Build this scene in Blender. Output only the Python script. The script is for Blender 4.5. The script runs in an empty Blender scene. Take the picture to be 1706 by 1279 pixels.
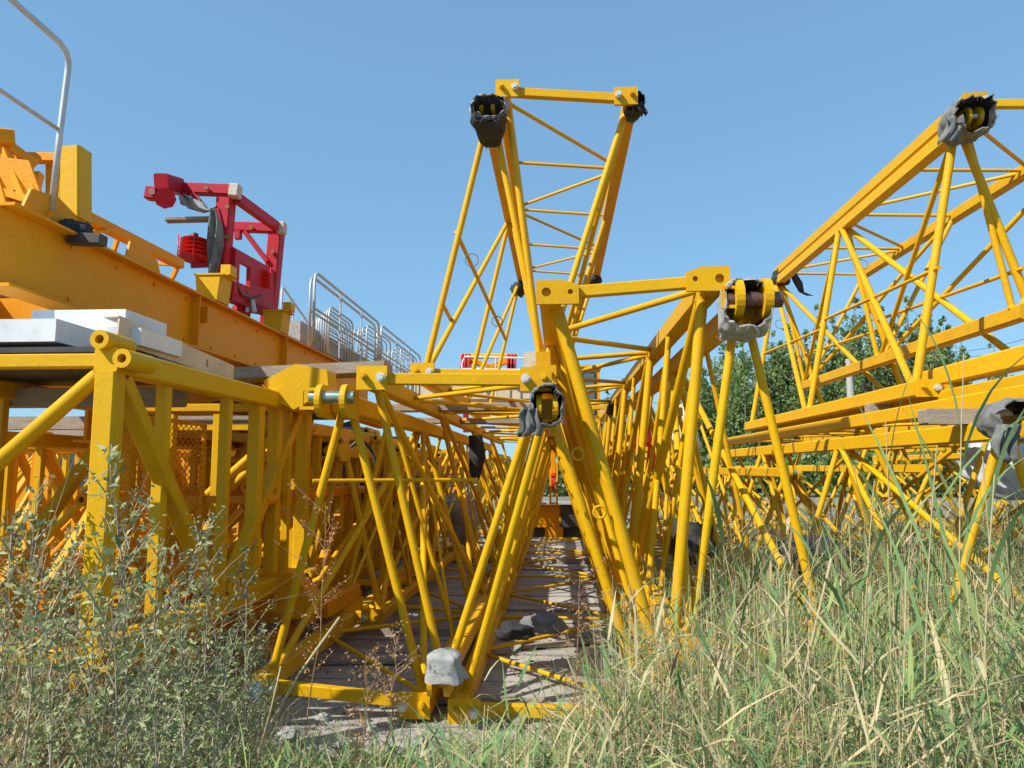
import bpy, math, random
from math import radians as R, sin, cos, pi
from mathutils import Vector, Matrix, noise
from mathutils.geometry import tessellate_polygon
random.seed(7)
sc = bpy.context.scene
C = sc.collection
V = Vector
# ------------------------------------------------------------------ camera
CAM = V((0, 0, 1.6)); F = 1250.0
VPX, VPY = 930.0, 780.0
pitch = math.atan((VPY-639.5)/F)
yaw = math.atan((VPX-853.0)*cos(pitch)/F)
cam_d = bpy.data.cameras.new('camera'); cam = bpy.data.objects.new('camera', cam_d); C.objects.link(cam)
cam.location = CAM; cam.rotation_euler = (R(90)+pitch, 0, yaw)
cam_d.sensor_width = 36; cam_d.lens = F/1706*36; cam_d.clip_start = .05; cam_d.clip_end = 3000
sc.camera = cam
ROT = cam.rotation_euler.to_matrix()
def P(px, py, Y):
    """world point at depth Y seen at photo pixel (px, py)"""
    d = ROT @ V(((px-853.0)/F, -(py-639.5)/F, -1.0))
    return CAM + d*(Y/d.y)
def XZ(px, py, Y):
    p = P(px, py, Y); return (p.x, p.z)
# ------------------------------------------------------------------ light
SUN = V((-0.72, -0.55, 0.86)).normalized()
elev = math.asin(SUN.z); azim = math.atan2(SUN.x, SUN.y)
w = bpy.data.worlds.new('World'); sc.world = w; w.use_nodes = True
nt = w.node_tree; bg = nt.nodes['Background']
sk = nt.nodes.new('ShaderNodeTexSky'); sk.sky_type = 'NISHITA'; sk.sun_disc = False
sk.sun_elevation = elev; sk.sun_rotation = azim
sk.air_density = 1.0;  sk.dust_density = 0.2; sk.ozone_density = 0.6; sk.altitude = 0
gm = nt.nodes.new('ShaderNodeGamma'); gm.inputs[1].default_value = .42; nt.links.new(sk.outputs[0], gm.inputs[0])
mx = nt.nodes.new('ShaderNodeMix'); mx.data_type = 'RGBA'; mx.blend_type = 'MULTIPLY'; mx.inputs[0].default_value = 1
mx.inputs[7].default_value = (.99, 1.65, 2.22, 1); nt.links.new(gm.outputs[0], mx.inputs[6])
nt.links.new(mx.outputs[2], bg.inputs[0]); bg.inputs[1].default_value = 0.15
sl = bpy.data.lights.new('sun', 'SUN'); sl.energy = 5.0; sl.angle = R(0.5); sl.color = (1.0, 0.955, 0.86)
so = bpy.data.objects.new('sun', sl); C.objects.link(so)
so.rotation_euler = SUN.to_track_quat('Z', 'Y').to_euler()
sc.view_settings.view_transform = 'Standard'; sc.view_settings.look = 'None'
sc.view_settings.gamma = 1; sc.view_settings.exposure = 0.34
# ------------------------------------------------------------------ materials
def mat(name, col, rough=.5, metal=0, var=None, vscale=3, spots=None, spot_scale=40, spot_amt=.5, bump=0, bscale=60,
        rnd=0, trans=0, spec=.5, stretch=None, rnd2=None):
    m = bpy.data.materials.new(name); m.use_nodes = True
    n = m.node_tree.nodes; L = m.node_tree.links; b = n['Principled BSDF']
    b.inputs['Roughness'].default_value = rough; b.inputs['Metallic'].default_value = metal
    b.inputs['Specular IOR Level'].default_value = spec
    tc = n.new('ShaderNodeTexCoord'); src = tc.outputs['Object']
    if stretch:
        mp = n.new('ShaderNodeMapping'); mp.inputs['Scale'].default_value = stretch; L.new(src, mp.inputs[0]); src = mp.outputs[0]
    rgb = n.new('ShaderNodeRGB'); rgb.outputs[0].default_value = (*col, 1); cur = rgb.outputs[0]
    def mix(fac, a, c2):
        mx = n.new('ShaderNodeMix'); mx.data_type = 'RGBA'; L.new(fac, mx.inputs[0]); L.new(a, mx.inputs[6])
        if isinstance(c2, tuple): mx.inputs[7].default_value = (*c2, 1)
        else: L.new(c2, mx.inputs[7])
        return mx.outputs[2]
    def ramp(sock, lo, hi, amt=1):
        r = n.new('ShaderNodeMapRange'); L.new(sock, r.inputs[0]); r.inputs[1].default_value = lo; r.inputs[2].default_value = hi
        r.inputs[4].default_value = amt; return r.outputs[0]
    if var:
        nz = n.new('ShaderNodeTexNoise'); nz.inputs['Scale'].default_value = vscale; nz.inputs['Detail'].default_value = 8
        nz.inputs['Roughness'].default_value = .65; L.new(src, nz.inputs['Vector'])
        cur = mix(ramp(nz.outputs[0], .38, .68), cur, var)
    if rnd2:
        oi = n.new('ShaderNodeObjectInfo'); cur = mix(oi.outputs['Random'], cur, rnd2)
    if spots:
        nz = n.new('ShaderNodeTexNoise'); nz.inputs['Scale'].default_value = spot_scale; nz.inputs['Detail'].default_value = 6
        nz.inputs['Roughness'].default_value = .7; L.new(src, nz.inputs['Vector'])
        cur = mix(ramp(nz.outputs[0], .58, .70, spot_amt), cur, spots)
    L.new(cur, b.inputs['Base Color'])
    if bump:
        nz = n.new('ShaderNodeTexNoise'); nz.inputs['Scale'].default_value = bscale; nz.inputs['Detail'].default_value = 6
        L.new(src, nz.inputs['Vector']); bp = n.new('ShaderNodeBump'); bp.inputs['Strength'].default_value = bump
        bp.inputs['Distance'].default_value = .02
        L.new(nz.outputs[0], bp.inputs['Height']); L.new(bp.outputs[0], b.inputs['Normal'])
    if trans:
        t = n.new('ShaderNodeBsdfTranslucent'); L.new(cur, t.inputs[0]); ms = n.new('ShaderNodeMixShader'); ms.inputs[0].default_value = trans
        L.new(b.outputs[0], ms.inputs[1]); L.new(t.outputs[0], ms.inputs[2]); L.new(ms.outputs[0], n['Material Output'].inputs[0])
    return m
Y_ = mat('yellow_paint', (.66, .355, .003), .5, spec=.22, var=(.56, .28, .004), vscale=3.0, spots=(.34, .18, .04), spot_scale=17, spot_amt=.32, bump=.12, bscale=30, rnd2=(.69, .39, .004))
YD = mat('ochre_paint', (.74, .29, .004), .5, spec=.2, var=(.66, .235, .005), vscale=1.6, spots=(.30, .13, .035), spot_scale=14, spot_amt=.35, bump=.12, bscale=40, rnd2=(.76, .32, .004))
RED = mat('red_paint', (.40, .010, .022), .5, spec=.2, var=(.30, .012, .025), vscale=4, spots=(.6, .3, .3), spot_scale=60, spot_amt=.4, bump=.05, rnd2=(.47, .014, .03))
GALV = mat('galvanised_steel', (.56, .58, .60), .5, .4, var=(.42, .43, .44), vscale=9)
PINM = mat('pin_steel', (.50, .55, .48), .28, .85, var=(.25, .36, .28), vscale=22)
PINR = mat('oily_pin_steel', (.20, .11, .085), .35, .5, var=(.10, .05, .045), vscale=22)
BOLT = mat('zinc_bolt', (.70, .69, .64), .4, .35, var=(.5, .48, .42), vscale=40)
RUST = mat('rusty_wire', (.20, .10, .05), .8, var=(.30, .14, .05), vscale=30)
FELT = mat('grey_felt', (.20, .20, .19), .95, var=(.11, .11, .11), vscale=10, spots=(.42, .42, .40), spot_scale=110, spot_amt=.7, bump=.25, bscale=160)
FELTL = mat('pale_felt', (.40, .40, .385), .95, var=(.24, .245, .24), vscale=12, spots=(.25, .25, .26), spot_scale=110, spot_amt=.5, bump=.25, bscale=160)
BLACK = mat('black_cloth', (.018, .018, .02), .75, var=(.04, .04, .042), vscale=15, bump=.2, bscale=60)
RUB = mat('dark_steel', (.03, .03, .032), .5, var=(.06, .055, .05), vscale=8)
WOOD = mat('old_timber', (.40, .335, .26), .85, var=(.26, .21, .16), vscale=4, bump=.5, bscale=30, stretch=(1.2, 9, 9), spots=(.13, .11, .09), spot_scale=9)
WOODY = mat('old_timber_long', (.40, .33, .255), .85, var=(.27, .215, .165), vscale=4, bump=.5, bscale=30, stretch=(9, 1.0, 9), spots=(.13, .11, .09), spot_scale=9)
WHITE = mat('white_sheet', (.72, .75, .76), .42, var=(.54, .58, .61), vscale=3, spots=(.36, .34, .30), spot_scale=12, spot_amt=.4, bump=.1, bscale=8)
CREAM = mat('cream_steel', (.62, .52, .38), .5, var=(.53, .43, .31), vscale=4, spots=(.30, .20, .13), spot_scale=14, spot_amt=.6)
WRED = mat('worn_white_tape', (.58, .50, .44), .8, var=(.5, .42, .35), vscale=30, bump=.5)
GLASS = mat('dark_glass', (.10, .12, .13), .12)
SAND = mat('sandy_ground', (.29, .255, .19), .95, var=(.15, .13, .09), vscale=1.3, spots=(.46, .41, .34), spot_scale=14, bump=.9, bscale=12)
CONC = mat('old_boards', (.39, .375, .34), .9, var=(.26, .25, .225), vscale=2.5, spots=(.12, .105, .09), spot_scale=11, spot_amt=.8, bump=.5, bscale=22, stretch=(1, 5, 5), rnd2=(.45, .42, .37))
STONE = mat('pale_stone', (.46, .44, .40), .9, var=(.30, .29, .27), vscale=12, bump=.7)
PLAST = mat('white_plastic', (.60, .63, .66), .4, var=(.45, .47, .5), vscale=9)
g1 = mat('leaf_grey_green', (.29, .34, .155), .8, trans=.3, spec=.12, rnd2=(.24, .29, .11))
g2 = mat('leaf_pale_green', (.50, .52, .29), .8, trans=.3, spec=.12, rnd2=(.42, .45, .22))
g3 = mat('leaf_dark_green', (.16, .21, .085), .8, trans=.25, spec=.15)
r1 = mat('reed_blue_green', (.20, .31, .13), .7, trans=.25, spec=.2, rnd2=(.15, .25, .09))
r2 = mat('grass_olive', (.30, .37, .12), .7, trans=.25, spec=.2)
r3 = mat('straw', (.60, .50, .29), .75, trans=.25, rnd2=(.52, .42, .22))
r4 = mat('straw_brown', (.28, .19, .09), .8, trans=.2)
br = mat('dry_weed', (.46, .26, .11), .85, trans=.3, rnd2=(.52, .34, .18))
STEM = mat('weed_stem', (.33, .28, .20), .8)
BARK = mat('bark', (.17, .14, .11), .9, var=(.3, .28, .24), vscale=6)
t1 = mat('poplar_leaf', (.18, .26, .085), .7, trans=.4, spec=.2, rnd2=(.21, .30, .10)); t2 = mat('poplar_leaf_dark', (.11, .165, .055), .7, trans=.4, spec=.2); t3 = mat('poplar_leaf_light', (.33, .40, .17), .7, trans=.45, spec=.2)
# ------------------------------------------------------------------ mesh helpers
class MB:
    def __init__(s): s.v = []; s.f = []; s.sm = []; s.mi = []
    def add(s, vs, fs, sm=False, mi=0):
        o = len(s.v); s.v += [V(a) for a in vs]
        for f in fs: s.f.append([i+o for i in f]); s.sm.append(sm); s.mi.append(mi)
        return s
    def frame(s, p, q, up=None):
        d = (q-p).normalized()
        if up is None: up = V((0, 0, 1)) if abs(d.z) < .9 else V((0, 1, 0))
        up = V(up); a = d.cross(up)
        if a.length < 1e-4: a = d.cross(V((1, 0, 0)))
        a.normalize(); b = a.cross(d).normalized(); return d, a, b
    def tube(s, p, q, r, n=10, r2=None, cap=True):
        p = V(p); q = V(q); r2 = r if r2 is None else r2; d, a, b = s.frame(p, q)
        vs = []
        for c, rr in ((p, r), (q, r2)):
            for i in range(n): t = 2*pi*i/n; vs.append(c+a*cos(t)*rr+b*sin(t)*rr)
        s.add(vs, [[i, (i+1) % n, n+(i+1) % n, n+i] for i in range(n)], True)
        if cap: s.add(vs[:n], [list(range(n))[::-1]]); s.add(vs[n:], [list(range(n))])
        return s
    def brace(s, p, q, r, n=12):
        p = V(p); q = V(q); d = (q-p).normalized(); s.tube(p, q, r, n)
        s.tube(p-d*.001, p+d*r*.9, r*1.22, n, r*1.01, False); s.tube(q-d*r*.9, q+d*.001, r*1.01, n, r*1.22, False); return s
    def beam(s, p, q, w, h=None, up=None, ch=None):
        """box section from p to q, w across and h along 'up', chamfered long edges"""
        p = V(p); q = V(q); h = w if h is None else h; d, a, b = s.frame(p, q, up); c = min(w, h)*.09 if ch is None else ch
        W, H = w/2, h/2
        pr = [(-W+c, -H), (W-c, -H), (W, -H+c), (W, H-c), (W-c, H), (-W+c, H), (-W, H-c), (-W, -H+c)]
        vs = [o+a*x+b*y for o in (p, q) for x, y in pr]
        s.add(vs, [[i, (i+1) % 8, 8+(i+1) % 8, 8+i] for i in range(8)]+[list(range(8))[::-1], list(range(8, 16))])
        return s
    def box(s, lo, hi, ch=None):
        lo = V(lo); hi = V(hi); m = (lo+hi)/2
        return s.beam((m.x, lo.y, m.z), (m.x, hi.y, m.z), hi.x-lo.x, hi.z-lo.z, (0, 0, 1), ch)
    def plate(s, outer, holes, o, u, v, th):
        """flat plate with real holes: outline in (u,v) from o, thickness along u x v"""
        o = V(o); u = V(u).normalized(); v = V(v).normalized(); n = u.cross(v)
        loops = [outer]+holes; flat = [V((x, y, 0)) for l in loops for x, y in l]
        tri = tessellate_polygon([[V((x, y, 0)) for x, y in l] for l in loops])
        N = len(flat); vs = [o+u*a.x+v*a.y-n*th/2 for a in flat]+[o+u*a.x+v*a.y+n*th/2 for a in flat]
        fs = [list(t)[::-1] for t in tri]+[[i+N for i in t] for t in tri]; k = 0
        for l in loops:
            m = len(l)
            for i in range(m): j = (i+1) % m; fs.append([k+i, k+j, N+k+j, N+k+i])
            k += m
        return s.add(vs, fs)
    def path(s, pts, r, n=8, closed=False):
        pts = [V(p) for p in pts]; m = len(pts); rings = []
        for k, p in enumerate(pts):
            a0 = pts[(k-1) % m] if (k or closed) else pts[0]; a1 = pts[(k+1) % m] if (k < m-1 or closed) else pts[-1]
            d = (a1-a0).normalized(); up = V((0, 0, 1)) if abs(d.z) < .95 else V((0, 1, 0))
            if k and not closed or k: up = prev
            a = d.cross(up).normalized(); b = a.cross(d).normalized(); prev = b
            rings.append([p+a*cos(2*pi*i/n)*r+b*sin(2*pi*i/n)*r for i in range(n)])
        vs = [x for rg in rings for x in rg]; fs = []
        for k in range(m if closed else m-1):
            k2 = (k+1) % m
            for i in range(n): fs.append([k*n+i, k*n+(i+1) % n, k2*n+(i+1) % n, k2*n+i])
        if not closed: fs += [list(range(n))[::-1], list(range((m-1)*n, m*n))]
        return s.add(vs, fs, True)
    def build(s, name, m, parent=None, smooth=None):
        me = bpy.data.meshes.new(name); loc = getattr(parent, 'base', V((0, 0, 0))) if False else V((0, 0, 0))
        if parent is not None: loc = BASE[parent.name]
        me.from_pydata([tuple(a-loc) for a in s.v], [], s.f)
        me.polygons.foreach_set('use_smooth', s.sm)
        ms = m if isinstance(m, (list, tuple)) else [m]
        for x in ms: me.materials.append(x)
        if len(ms) > 1: me.polygons.foreach_set('material_index', s.mi)
        me.update(); o = bpy.data.objects.new(name, me); C.objects.link(o)
        if parent is not None:
            o.parent = parent; BASE[o.name] = loc
        else: BASE[o.name] = V((0, 0, 0))
        return o
BASE = {}
def ordw(n):
    u = ['', 'first', 'second', 'third', 'fourth', 'fifth', 'sixth', 'seventh', 'eighth', 'ninth', 'tenth', 'eleventh', 'twelfth', 'thirteenth', 'fourteenth', 'fifteenth', 'sixteenth', 'seventeenth', 'eighteenth', 'nineteenth']
    if n < 20: return u[n]
    t = ['', '', 'twenty', 'thirty', 'forty', 'fifty', 'sixty', 'seventy', 'eighty'][n//10]
    return (t[:-1]+'ieth') if n % 10 == 0 else t+'-'+u[n % 10]
def order_labels(objs, fmt, key):
    for i, o in enumerate(sorted(objs, key=key)): o['label'] = fmt % ordw(i+1)
def thing(name, label, cat, loc=(0, 0, 0), group=None):
    o = bpy.data.objects.new(name, None); o.empty_display_size = .2; C.objects.link(o); o.location = loc; BASE[o.name] = V(loc)
    o['label'] = label; o['category'] = cat
    if group: o['group'] = group
    return o
def tag(o, label=None, cat=None, group=None, kind=None):
    if label: o['label'] = label
    if cat: o['category'] = cat
    if group: o['group'] = group
    if kind: o['kind'] = kind
    return o
def copy_tree(o, parent=None):
    c = o.copy(); C.objects.link(c); c.parent = parent
    for ch in [k for k in bpy.data.objects if k.parent == o]: copy_tree(ch, c)
    return c
def circ(x, y, r, n=16): return [(x+r*cos(2*pi*i/n), y+r*sin(2*pi*i/n)) for i in range(n)]
def part(name, m, parent, fn, *a, **k):
    mb = MB(); getattr(mb, fn)(*a, **k); return mb.build(name, m, parent)
# ------------------------------------------------------------------ setting
mb = MB(); N = 90
def gz(x, y):
    r = math.hypot(x, y)
    return (.05*noise.noise(V((x*.6, y*.6, 0)))+.02*noise.noise(V((x*2.5, y*2.5, 3)))) * (1 if r < 40 else max(0, 1-(r-40)/40)) - .06
xs = [-1200, -500, -200, -90, -50, -30, -20]+[-14+i*.35 for i in range(81)]+[20, 30, 50, 90, 200, 500, 1200]
ys = [-300, -80, -30, -12, -6]+[-3+i*.35 for i in range(76)]+[28, 34, 45, 70, 120, 300, 700, 1500]
vs = [(x, y, gz(x, y)) for y in ys for x in xs]; nx = len(xs)
mb.add(vs, [[j*nx+i, j*nx+i+1, (j+1)*nx+i+1, (j+1)*nx+i] for j in range(len(ys)-1) for i in range(nx-1)], True)
tag(mb.build('ground', SAND), kind='structure')
# boards under the sections: each a separate board lying across
random.seed(11)
y = 4.25; k = 0
while y < 21:
    wd = random.uniform(.36, .62); mb = MB()
    x0 = -2.35+random.uniform(-.1, .1); x1 = 1.35+random.uniform(-.15, .15); z = random.uniform(-.012, .012)
    mb.box((x0, y, -.06+z), (x1, y+wd, .03+z), .012)
    o = mb.build('board', CONC)
    tag(o, ordw(k+1)+' weathered board from the front under the centre lattice sections', 'board', 'weathered boards laid side by side under the lattice sections')
    y += wd+random.uniform(.015, .06); k += 1
# ------------------------------------------------------------------ lattice sections
def lug(root, c, m=Y_, sp=.10, r=.085, pin=PINM, plen=.15, gap=.03):
    """two round ended lugs facing the camera side, standing proud of the chord end, with a cross pin"""
    c = V(c); out = []
    for sgn in (-1, 1):
        pts = [(-.22, -r), (0, -r)]+[(r*cos(t), r*sin(t)) for t in [(-pi/2+pi*i/10) for i in range(1, 10)]]+[(0, r), (-.22, r)]
        mb = MB(); mb.plate(pts, [], c+V((sgn*sp/2, 0, 0)), (0, -1, 0), (0, 0, 1), .032); mb.build('lug', m, root)
    if pin:
        mb = MB(); mb.tube(c+V((-plen/2, -.02, 0)), c+V((plen/2, -.02, 0)), .036, 16)
        o = mb.build('pin', pin, root)
def bolt(root, p, r=.03, m=None):
    p = V(p); mb = MB(); mb.tube(p, p+V((0, -.035, 0)), r, 12); mb.tube(p+V((0, -.035, 0)), p+V((0, -.05, 0)), r*.72, 6)
    mb.build('bolt', m or BOLT, root)
def eplate(root, p, wdt, h, m, holes=0, side=1):
    p = V(p); ol = [(-wdt/2, -h/2), (wdt/2, -h/2), (wdt/2, h/2), (-wdt/2, h/2)]
    if holes: ol = [(-wdt/2, -h/2), (wdt/2, -h/2), (wdt/2, h*.28), (wdt*.15, h/2), (-wdt/2, h/2)] if side > 0 else [(-wdt/2, -h/2), (wdt/2, -h/2), (wdt/2, h/2), (-wdt*.15, h/2), (-wdt/2, h*.28)]
    hl = [circ(-side*wdt*.26, 0, h*.19), circ(side*wdt*.30, 0, h*.11)] if holes else []
    mb = MB(); mb.plate(ol, hl, p, (1, 0, 0), (0, 0, 1), .03); mb.build('end_plate', m, root)
def section(label, up, T, d0, n, pan=2.9, cw=.11, lr=.033, br_=.018, step=1.0, m=Y_, group=None, bar='bolt', lugs=True, pin=PINM, lr2=None, lace=True, name='jib_section', cat='lattice section', skew=0, jl=True, mc=None, flip=False, half=False):
    """triangular lattice jib section: T = three (x, z): up -> apex, left, right ; down -> left, right, apex"""
    d1 = d0+n*pan
    A, B, Cc = (T[0], T[1], T[2]) if up else (T[2], T[0], T[1])          # A the single chord, B and Cc the pair
    root = thing(name, label, cat, (A[0], d0, min(A[1], B[1])), group)
    pt = lambda k, t: V((k[0], d0+t*pan, k[1]))
    mc = mc or m
    for k in (A, B, Cc):
        part('chord', mc, root, 'beam', pt(k, -.02), pt(k, n), cw, cw*1.05, (0, 0, 1))
    lr2 = lr2 or lr
    for k, sgn, rr in ((B, 1, lr), (Cc, -1, lr2)):
        off = V((sgn*cw*.3, 0, (1 if up else -1)*cw*.45))
        aoff = V((-sgn*cw*.3, 0, -(1 if up else -1)*cw*.45))
        for i in range(n+1):
            e = .10 if i == 0 else (-.1 if i == n else 0)
            part('brace', m, root, 'brace', pt(A, i)+aoff+V((0, e, 0)), pt(k, i)+off+V((0, e+.02, 0)), rr, 12)
            if i < n: part('brace', m, root, 'brace', pt(A, i+1)+aoff+V((0, -.12, 0)), pt(k, i)+off+V((0, .2, 0)), rr*.92, 12)
            if half and i < n: part('brace', m, root, 'brace', pt(A, i+.5)+aoff, pt(k, i+.5+.06)+off, rr*.7, 10); part('brace', m, root, 'tube', pt(A, i+1)+aoff+V((0, -.2, 0)), pt(k, i+.5)+off+V((0, .1, 0)), rr*.55, 8)
    if lace:
        q = 0; t = 0.0; fl = (Cc, B) if flip else (B, Cc)
        while t < n-.01:
            part('lacing', m, root, 'tube', pt(fl[0], t+.5)+V((0, -.05, 0)), pt(fl[1], t)+V((0, .12, 0)), br_, 8)
            part('lacing', m, root, 'tube', pt(fl[0], t+.5)+V((0, .05, 0)), pt(fl[1], t+1)+V((0, -.12, 0)), br_, 8)
            t += 1
        t = step
        while t < n+.01:
            part('strut', m, root, 'tube', pt(B, t), pt(Cc, t), br_, 8); t += step
    # front frame bar with plates at both corners
    wB = abs(B[0]-Cc[0]); pw, ph = .20, .15
    bB, bC = pt(B, 0)+V((0, -.03, 0)), pt(Cc, 0)+V((0, -.03, 0))
    u = (bC-bB).normalized()
    part('front_bar', m, root, 'beam', bB+u*.1, bC-u*.1, .065, .075, (0, 0, 1))
    for e, sd in ((bB, 1), (bC, -1)):
        q = V((sd*.045, -.055, 0)); ph_ = .155
        eplate(root, e+q, .27 if bar == 'holes' else .20, ph_, m, bar == 'holes', sd)
        if bar == 'bolt':
            bolt(root, e+q+V((sd*.065, -.016, 0)), .03); bolt(root, e+q+V((-sd*.05, -.016, .01)), .022, m)
    if lugs: lug(root, pt(A, 0)+V((0, -.14, 0)), m, pin=pin)
    # eye rings on the braces
    return root, pt
def px3(*a):
    d = a[-1]; return [XZ(a[i][0], a[i][1], d) for i in range(3)]
GL = 'yellow crane jib sections stacked in the yard'
s1, f1 = section('yellow triangular jib section with green steel pin through its top lugs, left of the centre', True, px3((572, 672), (434, 1138), (706, 1168), 4.9), 4.9, 4, lr=.028, lugs=False, group=GL, cw=.12, mc=Y_, half=True)
s2, f2 = section('point-down jib section between two upright ones, bolts on its level top bar', False, px3((614, 632), (905, 634), (738, 1125), 4.85), 4.85, 4, lr=.027, group=GL, lugs=True, pin=None)
s3, f3 = section('central upright jib section whose top lugs wear a grey cloth with hanging tail', True, px3((912, 682), (764, 1178), (1085, 1186), 4.9), 4.9, 4, lr=.034, group=GL, pin=None, cw=.12, half=True)
s4, f4 = section('point-down jib section with thick tubes and round holes in its raised end plates', False, px3((917, 492), (1187, 470), (1112, 1125), 4.75), 4.75, 3, lr=.041, lr2=.037, br_=.025, group=GL, bar='holes', cw=.14, pin=None, lugs=False, flip=False, half=True)
s5, f5 = section('upright jib section with two big lugs and brown pin on top, in the reeds', True, px3((1240, 512), (1148, 1080), (1394, 1085), 4.8), 4.8, 3, lr=.029, lugs=False, group=GL, cw=.14, pin=PINR, half=True)
s6, f6 = section('upright jib section of the upper row, top lugs in a black and white hood', True, px3((815, 186), (698, 622), (916, 626), 6.2), 6.2, 2, pan=2.95, lr=.028, group=GL, cw=.12, pin=PINR)
s7, f7 = section('point-down jib section highest against the sky with bolts at both ends of its top bar', False, px3((838, 156), (1050, 168), (905, 600), 6.2), 6.2, 2, pan=2.95, lr=.028, br_=.018, group=GL, cw=.12, step=.5, pin=None, lugs=False, flip=True)
s8, f8 = section('upper right jib section whose top lugs are bundled in ragged grey felt', True, px3((1605, 207), (1530, 648), (1792, 652), 6.8), 6.8, 2, pan=2.98, lr=.038, group=GL, cw=.13, pin=PINM)
s9, f9 = section('point-down jib section at the top right, its far top chord cut by the picture edge', False, px3((1608, 176), (1880, 176), (1706, 520), 6.8), 6.8, 2, pan=2.98, lr=.03, br_=.021, group=GL, cw=.13, step=.5, pin=None, lugs=False, flip=True)
T10 = [(3.02, 2.07), (4.30, 2.07), (3.66, .55)]
s10, f10 = section('point-down jib section lying low under the upper right stack', False, T10, 4.75, 3, lr=.028, group=GL, cw=.12, pin=None, lugs=False)
s11, f11 = section('upright jib section at the right edge with thick grey felt over its lugs', True, px3((1688, 716), (1578, 1090), (1830, 1095), 4.9), 4.9, 3, lr=.028, group=GL, cw=.12, pin=None)
# further rows behind
s12, f12 = section('jib section in the second row behind the right hand stack', False, [(5.3, 1.95), (6.6, 1.95), (5.9, .3)], 6.2, 3, lr=.028, group=GL, lugs=False)
s13, f13 = section('upright jib section far back in the right hand rows', True, [(6.9, 1.8), (6.1, .2), (7.5, .2)], 8.2, 3, lr=.028, group=GL)
s14, f14 = section('flat lying jib section at the back beyond the reeds', True, [(4.6, 1.6), (3.9, .2), (5.3, .2)], 9.5, 4, lr=.028, group=GL)
s15, f15 = section('jib section continuing behind the thick tubed one, its joint wrapped in black', False, [(-.05, 2.72), (1.0, 2.75), (.55, .3)], 14.2, 2, lr=.034, group=GL, cw=.13, lugs=False, bar='none')
s16, f16 = section('low jib section behind the reeds between the trees and the centre stack', True, [(2.7, 1.55), (2.1, .2), (3.4, .2)], 9.0, 4, lr=.028, group=GL)
s17, f17 = section('jib section at the far end of the right hand rows, level with the concrete pole', False, [(7.8, 2.2), (9.1, 2.2), (8.4, .4)], 12.5, 3, lr=.028, group=GL, lugs=False)
s18, f18 = section('pale yellow jib section far off to the right of the reeds', True, [(10.0, 1.9), (9.3, .2), (10.7, .2)], 15, 3, lr=.028, group=GL)
part('cross_tie', Y_, s1, 'tube', P(521, 801, 5.05), P(795, 799, 5.6), .014, 8)
s19, f19 = section('slim jib section squeezed between the left masts and the left jib section', True, [(-2.05, 1.75), (-2.45, .3), (-1.65, .25)], 7.0, 3, lr=.03, group=GL, cw=.09, half=True, pin=None)
s20, f20 = section('jib section at the far end of the left row under the planks', True, [(-1.5, 1.9), (-2.2, .2), (-.9, .2)], 17.0, 2, lr=.035, group=GL, half=True, lugs=False)
s21, f21 = section('jib section filling the back of the dense tube row right of the tunnel', True, [(1.5, 2.3), (.9, .2), (2.1, .2)], 9.5, 3, lr=.028, group=GL, half=True, lugs=False)
# secondary braces on the upper centre sections
part('brace', Y_, s6, 'tube', P(760, 386, 6.36), P(843, 566, 8.6), .019, 8)
part('brace', Y_, s6, 'tube', P(735, 502, 6.36), P(752, 534, 7.2), .019, 8)
for a, b_, ya, yb in (((1345, 570), (1570, 395), 10.6, 9.2), ((1480, 560), (1706, 350), 9.6, 8.2), ((1270, 610), (1460, 500), 12.2, 9.7), ((1480, 545), (1706, 440), 9.6, 7.6), ((1380, 560), (1706, 640), 11.5, 9.0)):
    pass
def mid(pt, ka, kb, t, s): a, b = pt(ka, t[0]), pt(kb, t[1]); return a+(b-a)*s
def sub(root, pt, A, B, rr=.02):
    pass
A8, B8, C8 = px3((1605, 207), (1530, 648), (1792, 652), 6.8)
for K in (B8, C8):
    for i in range(2):
        a = f8(A8, i).lerp(f8(K, i), .55); b = f8(A8, i+1).lerp(f8(K, i), .45); c = f8(A8, i+1).lerp(f8(K, i+1), .5)
        part('secondary_brace', Y_, s8, 'tube', a, c, .021, 8)
A9 = px3((1628, 176), (1880, 176), (1706, 520), 6.8)
# bottom chord beam leading to the right edge and its loose neighbours
def steel_beam(label, p, q, w, h, m=Y_, ends=True):
    r = thing('steel_beam', label, 'steel beam', p); part('box_profile', m, r, 'beam', p, q, w, h, (0, 0, 1))
    for e, s in ((V(p), -1), (V(q), 1)):
        d = (V(q)-V(p)).normalized(); part('end_cap', m, r, 'beam', e+d*s*.001, e+d*s*.016, w+.02, h+.02, (0, 0, 1))
    return r
steel_beam('thick yellow beam sloping out of the picture at the right edge under the upper stack', (3.475, 4.2, 2.42), (3.475, 7.3, 2.42), .16, .16)
steel_beam('yellow beam on the packing timber below the upper right stack', (3.35, 5.2, 2.22), (3.35, 12.5, 2.22), .1, .1)
for (p, q, lb) in [(P(1450, 690, 7.6), P(1480, 671, 7.6)+V((.9, .13, 0)), 'timber block between two yellow beams below the upper right jib section'), (P(1545, 706, 5.3), P(1660, 680, 5.3)+V((.5, .13, 0)), 'long grey timber packer under the yellow beam near the right edge')]:
    o = part('timber_block', WOOD, None, 'box', p, q); tag(o, lb, 'timber')
o = part('timber_block', WOOD, None, 'box', P(1480, 612, 9.9)-V((0, .08, 0)), P(1503, 590, 9.9)+V((0, .08, 0))); tag(o, 'small pale timber block held in the lattice of the upper right stack', 'timber')

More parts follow.
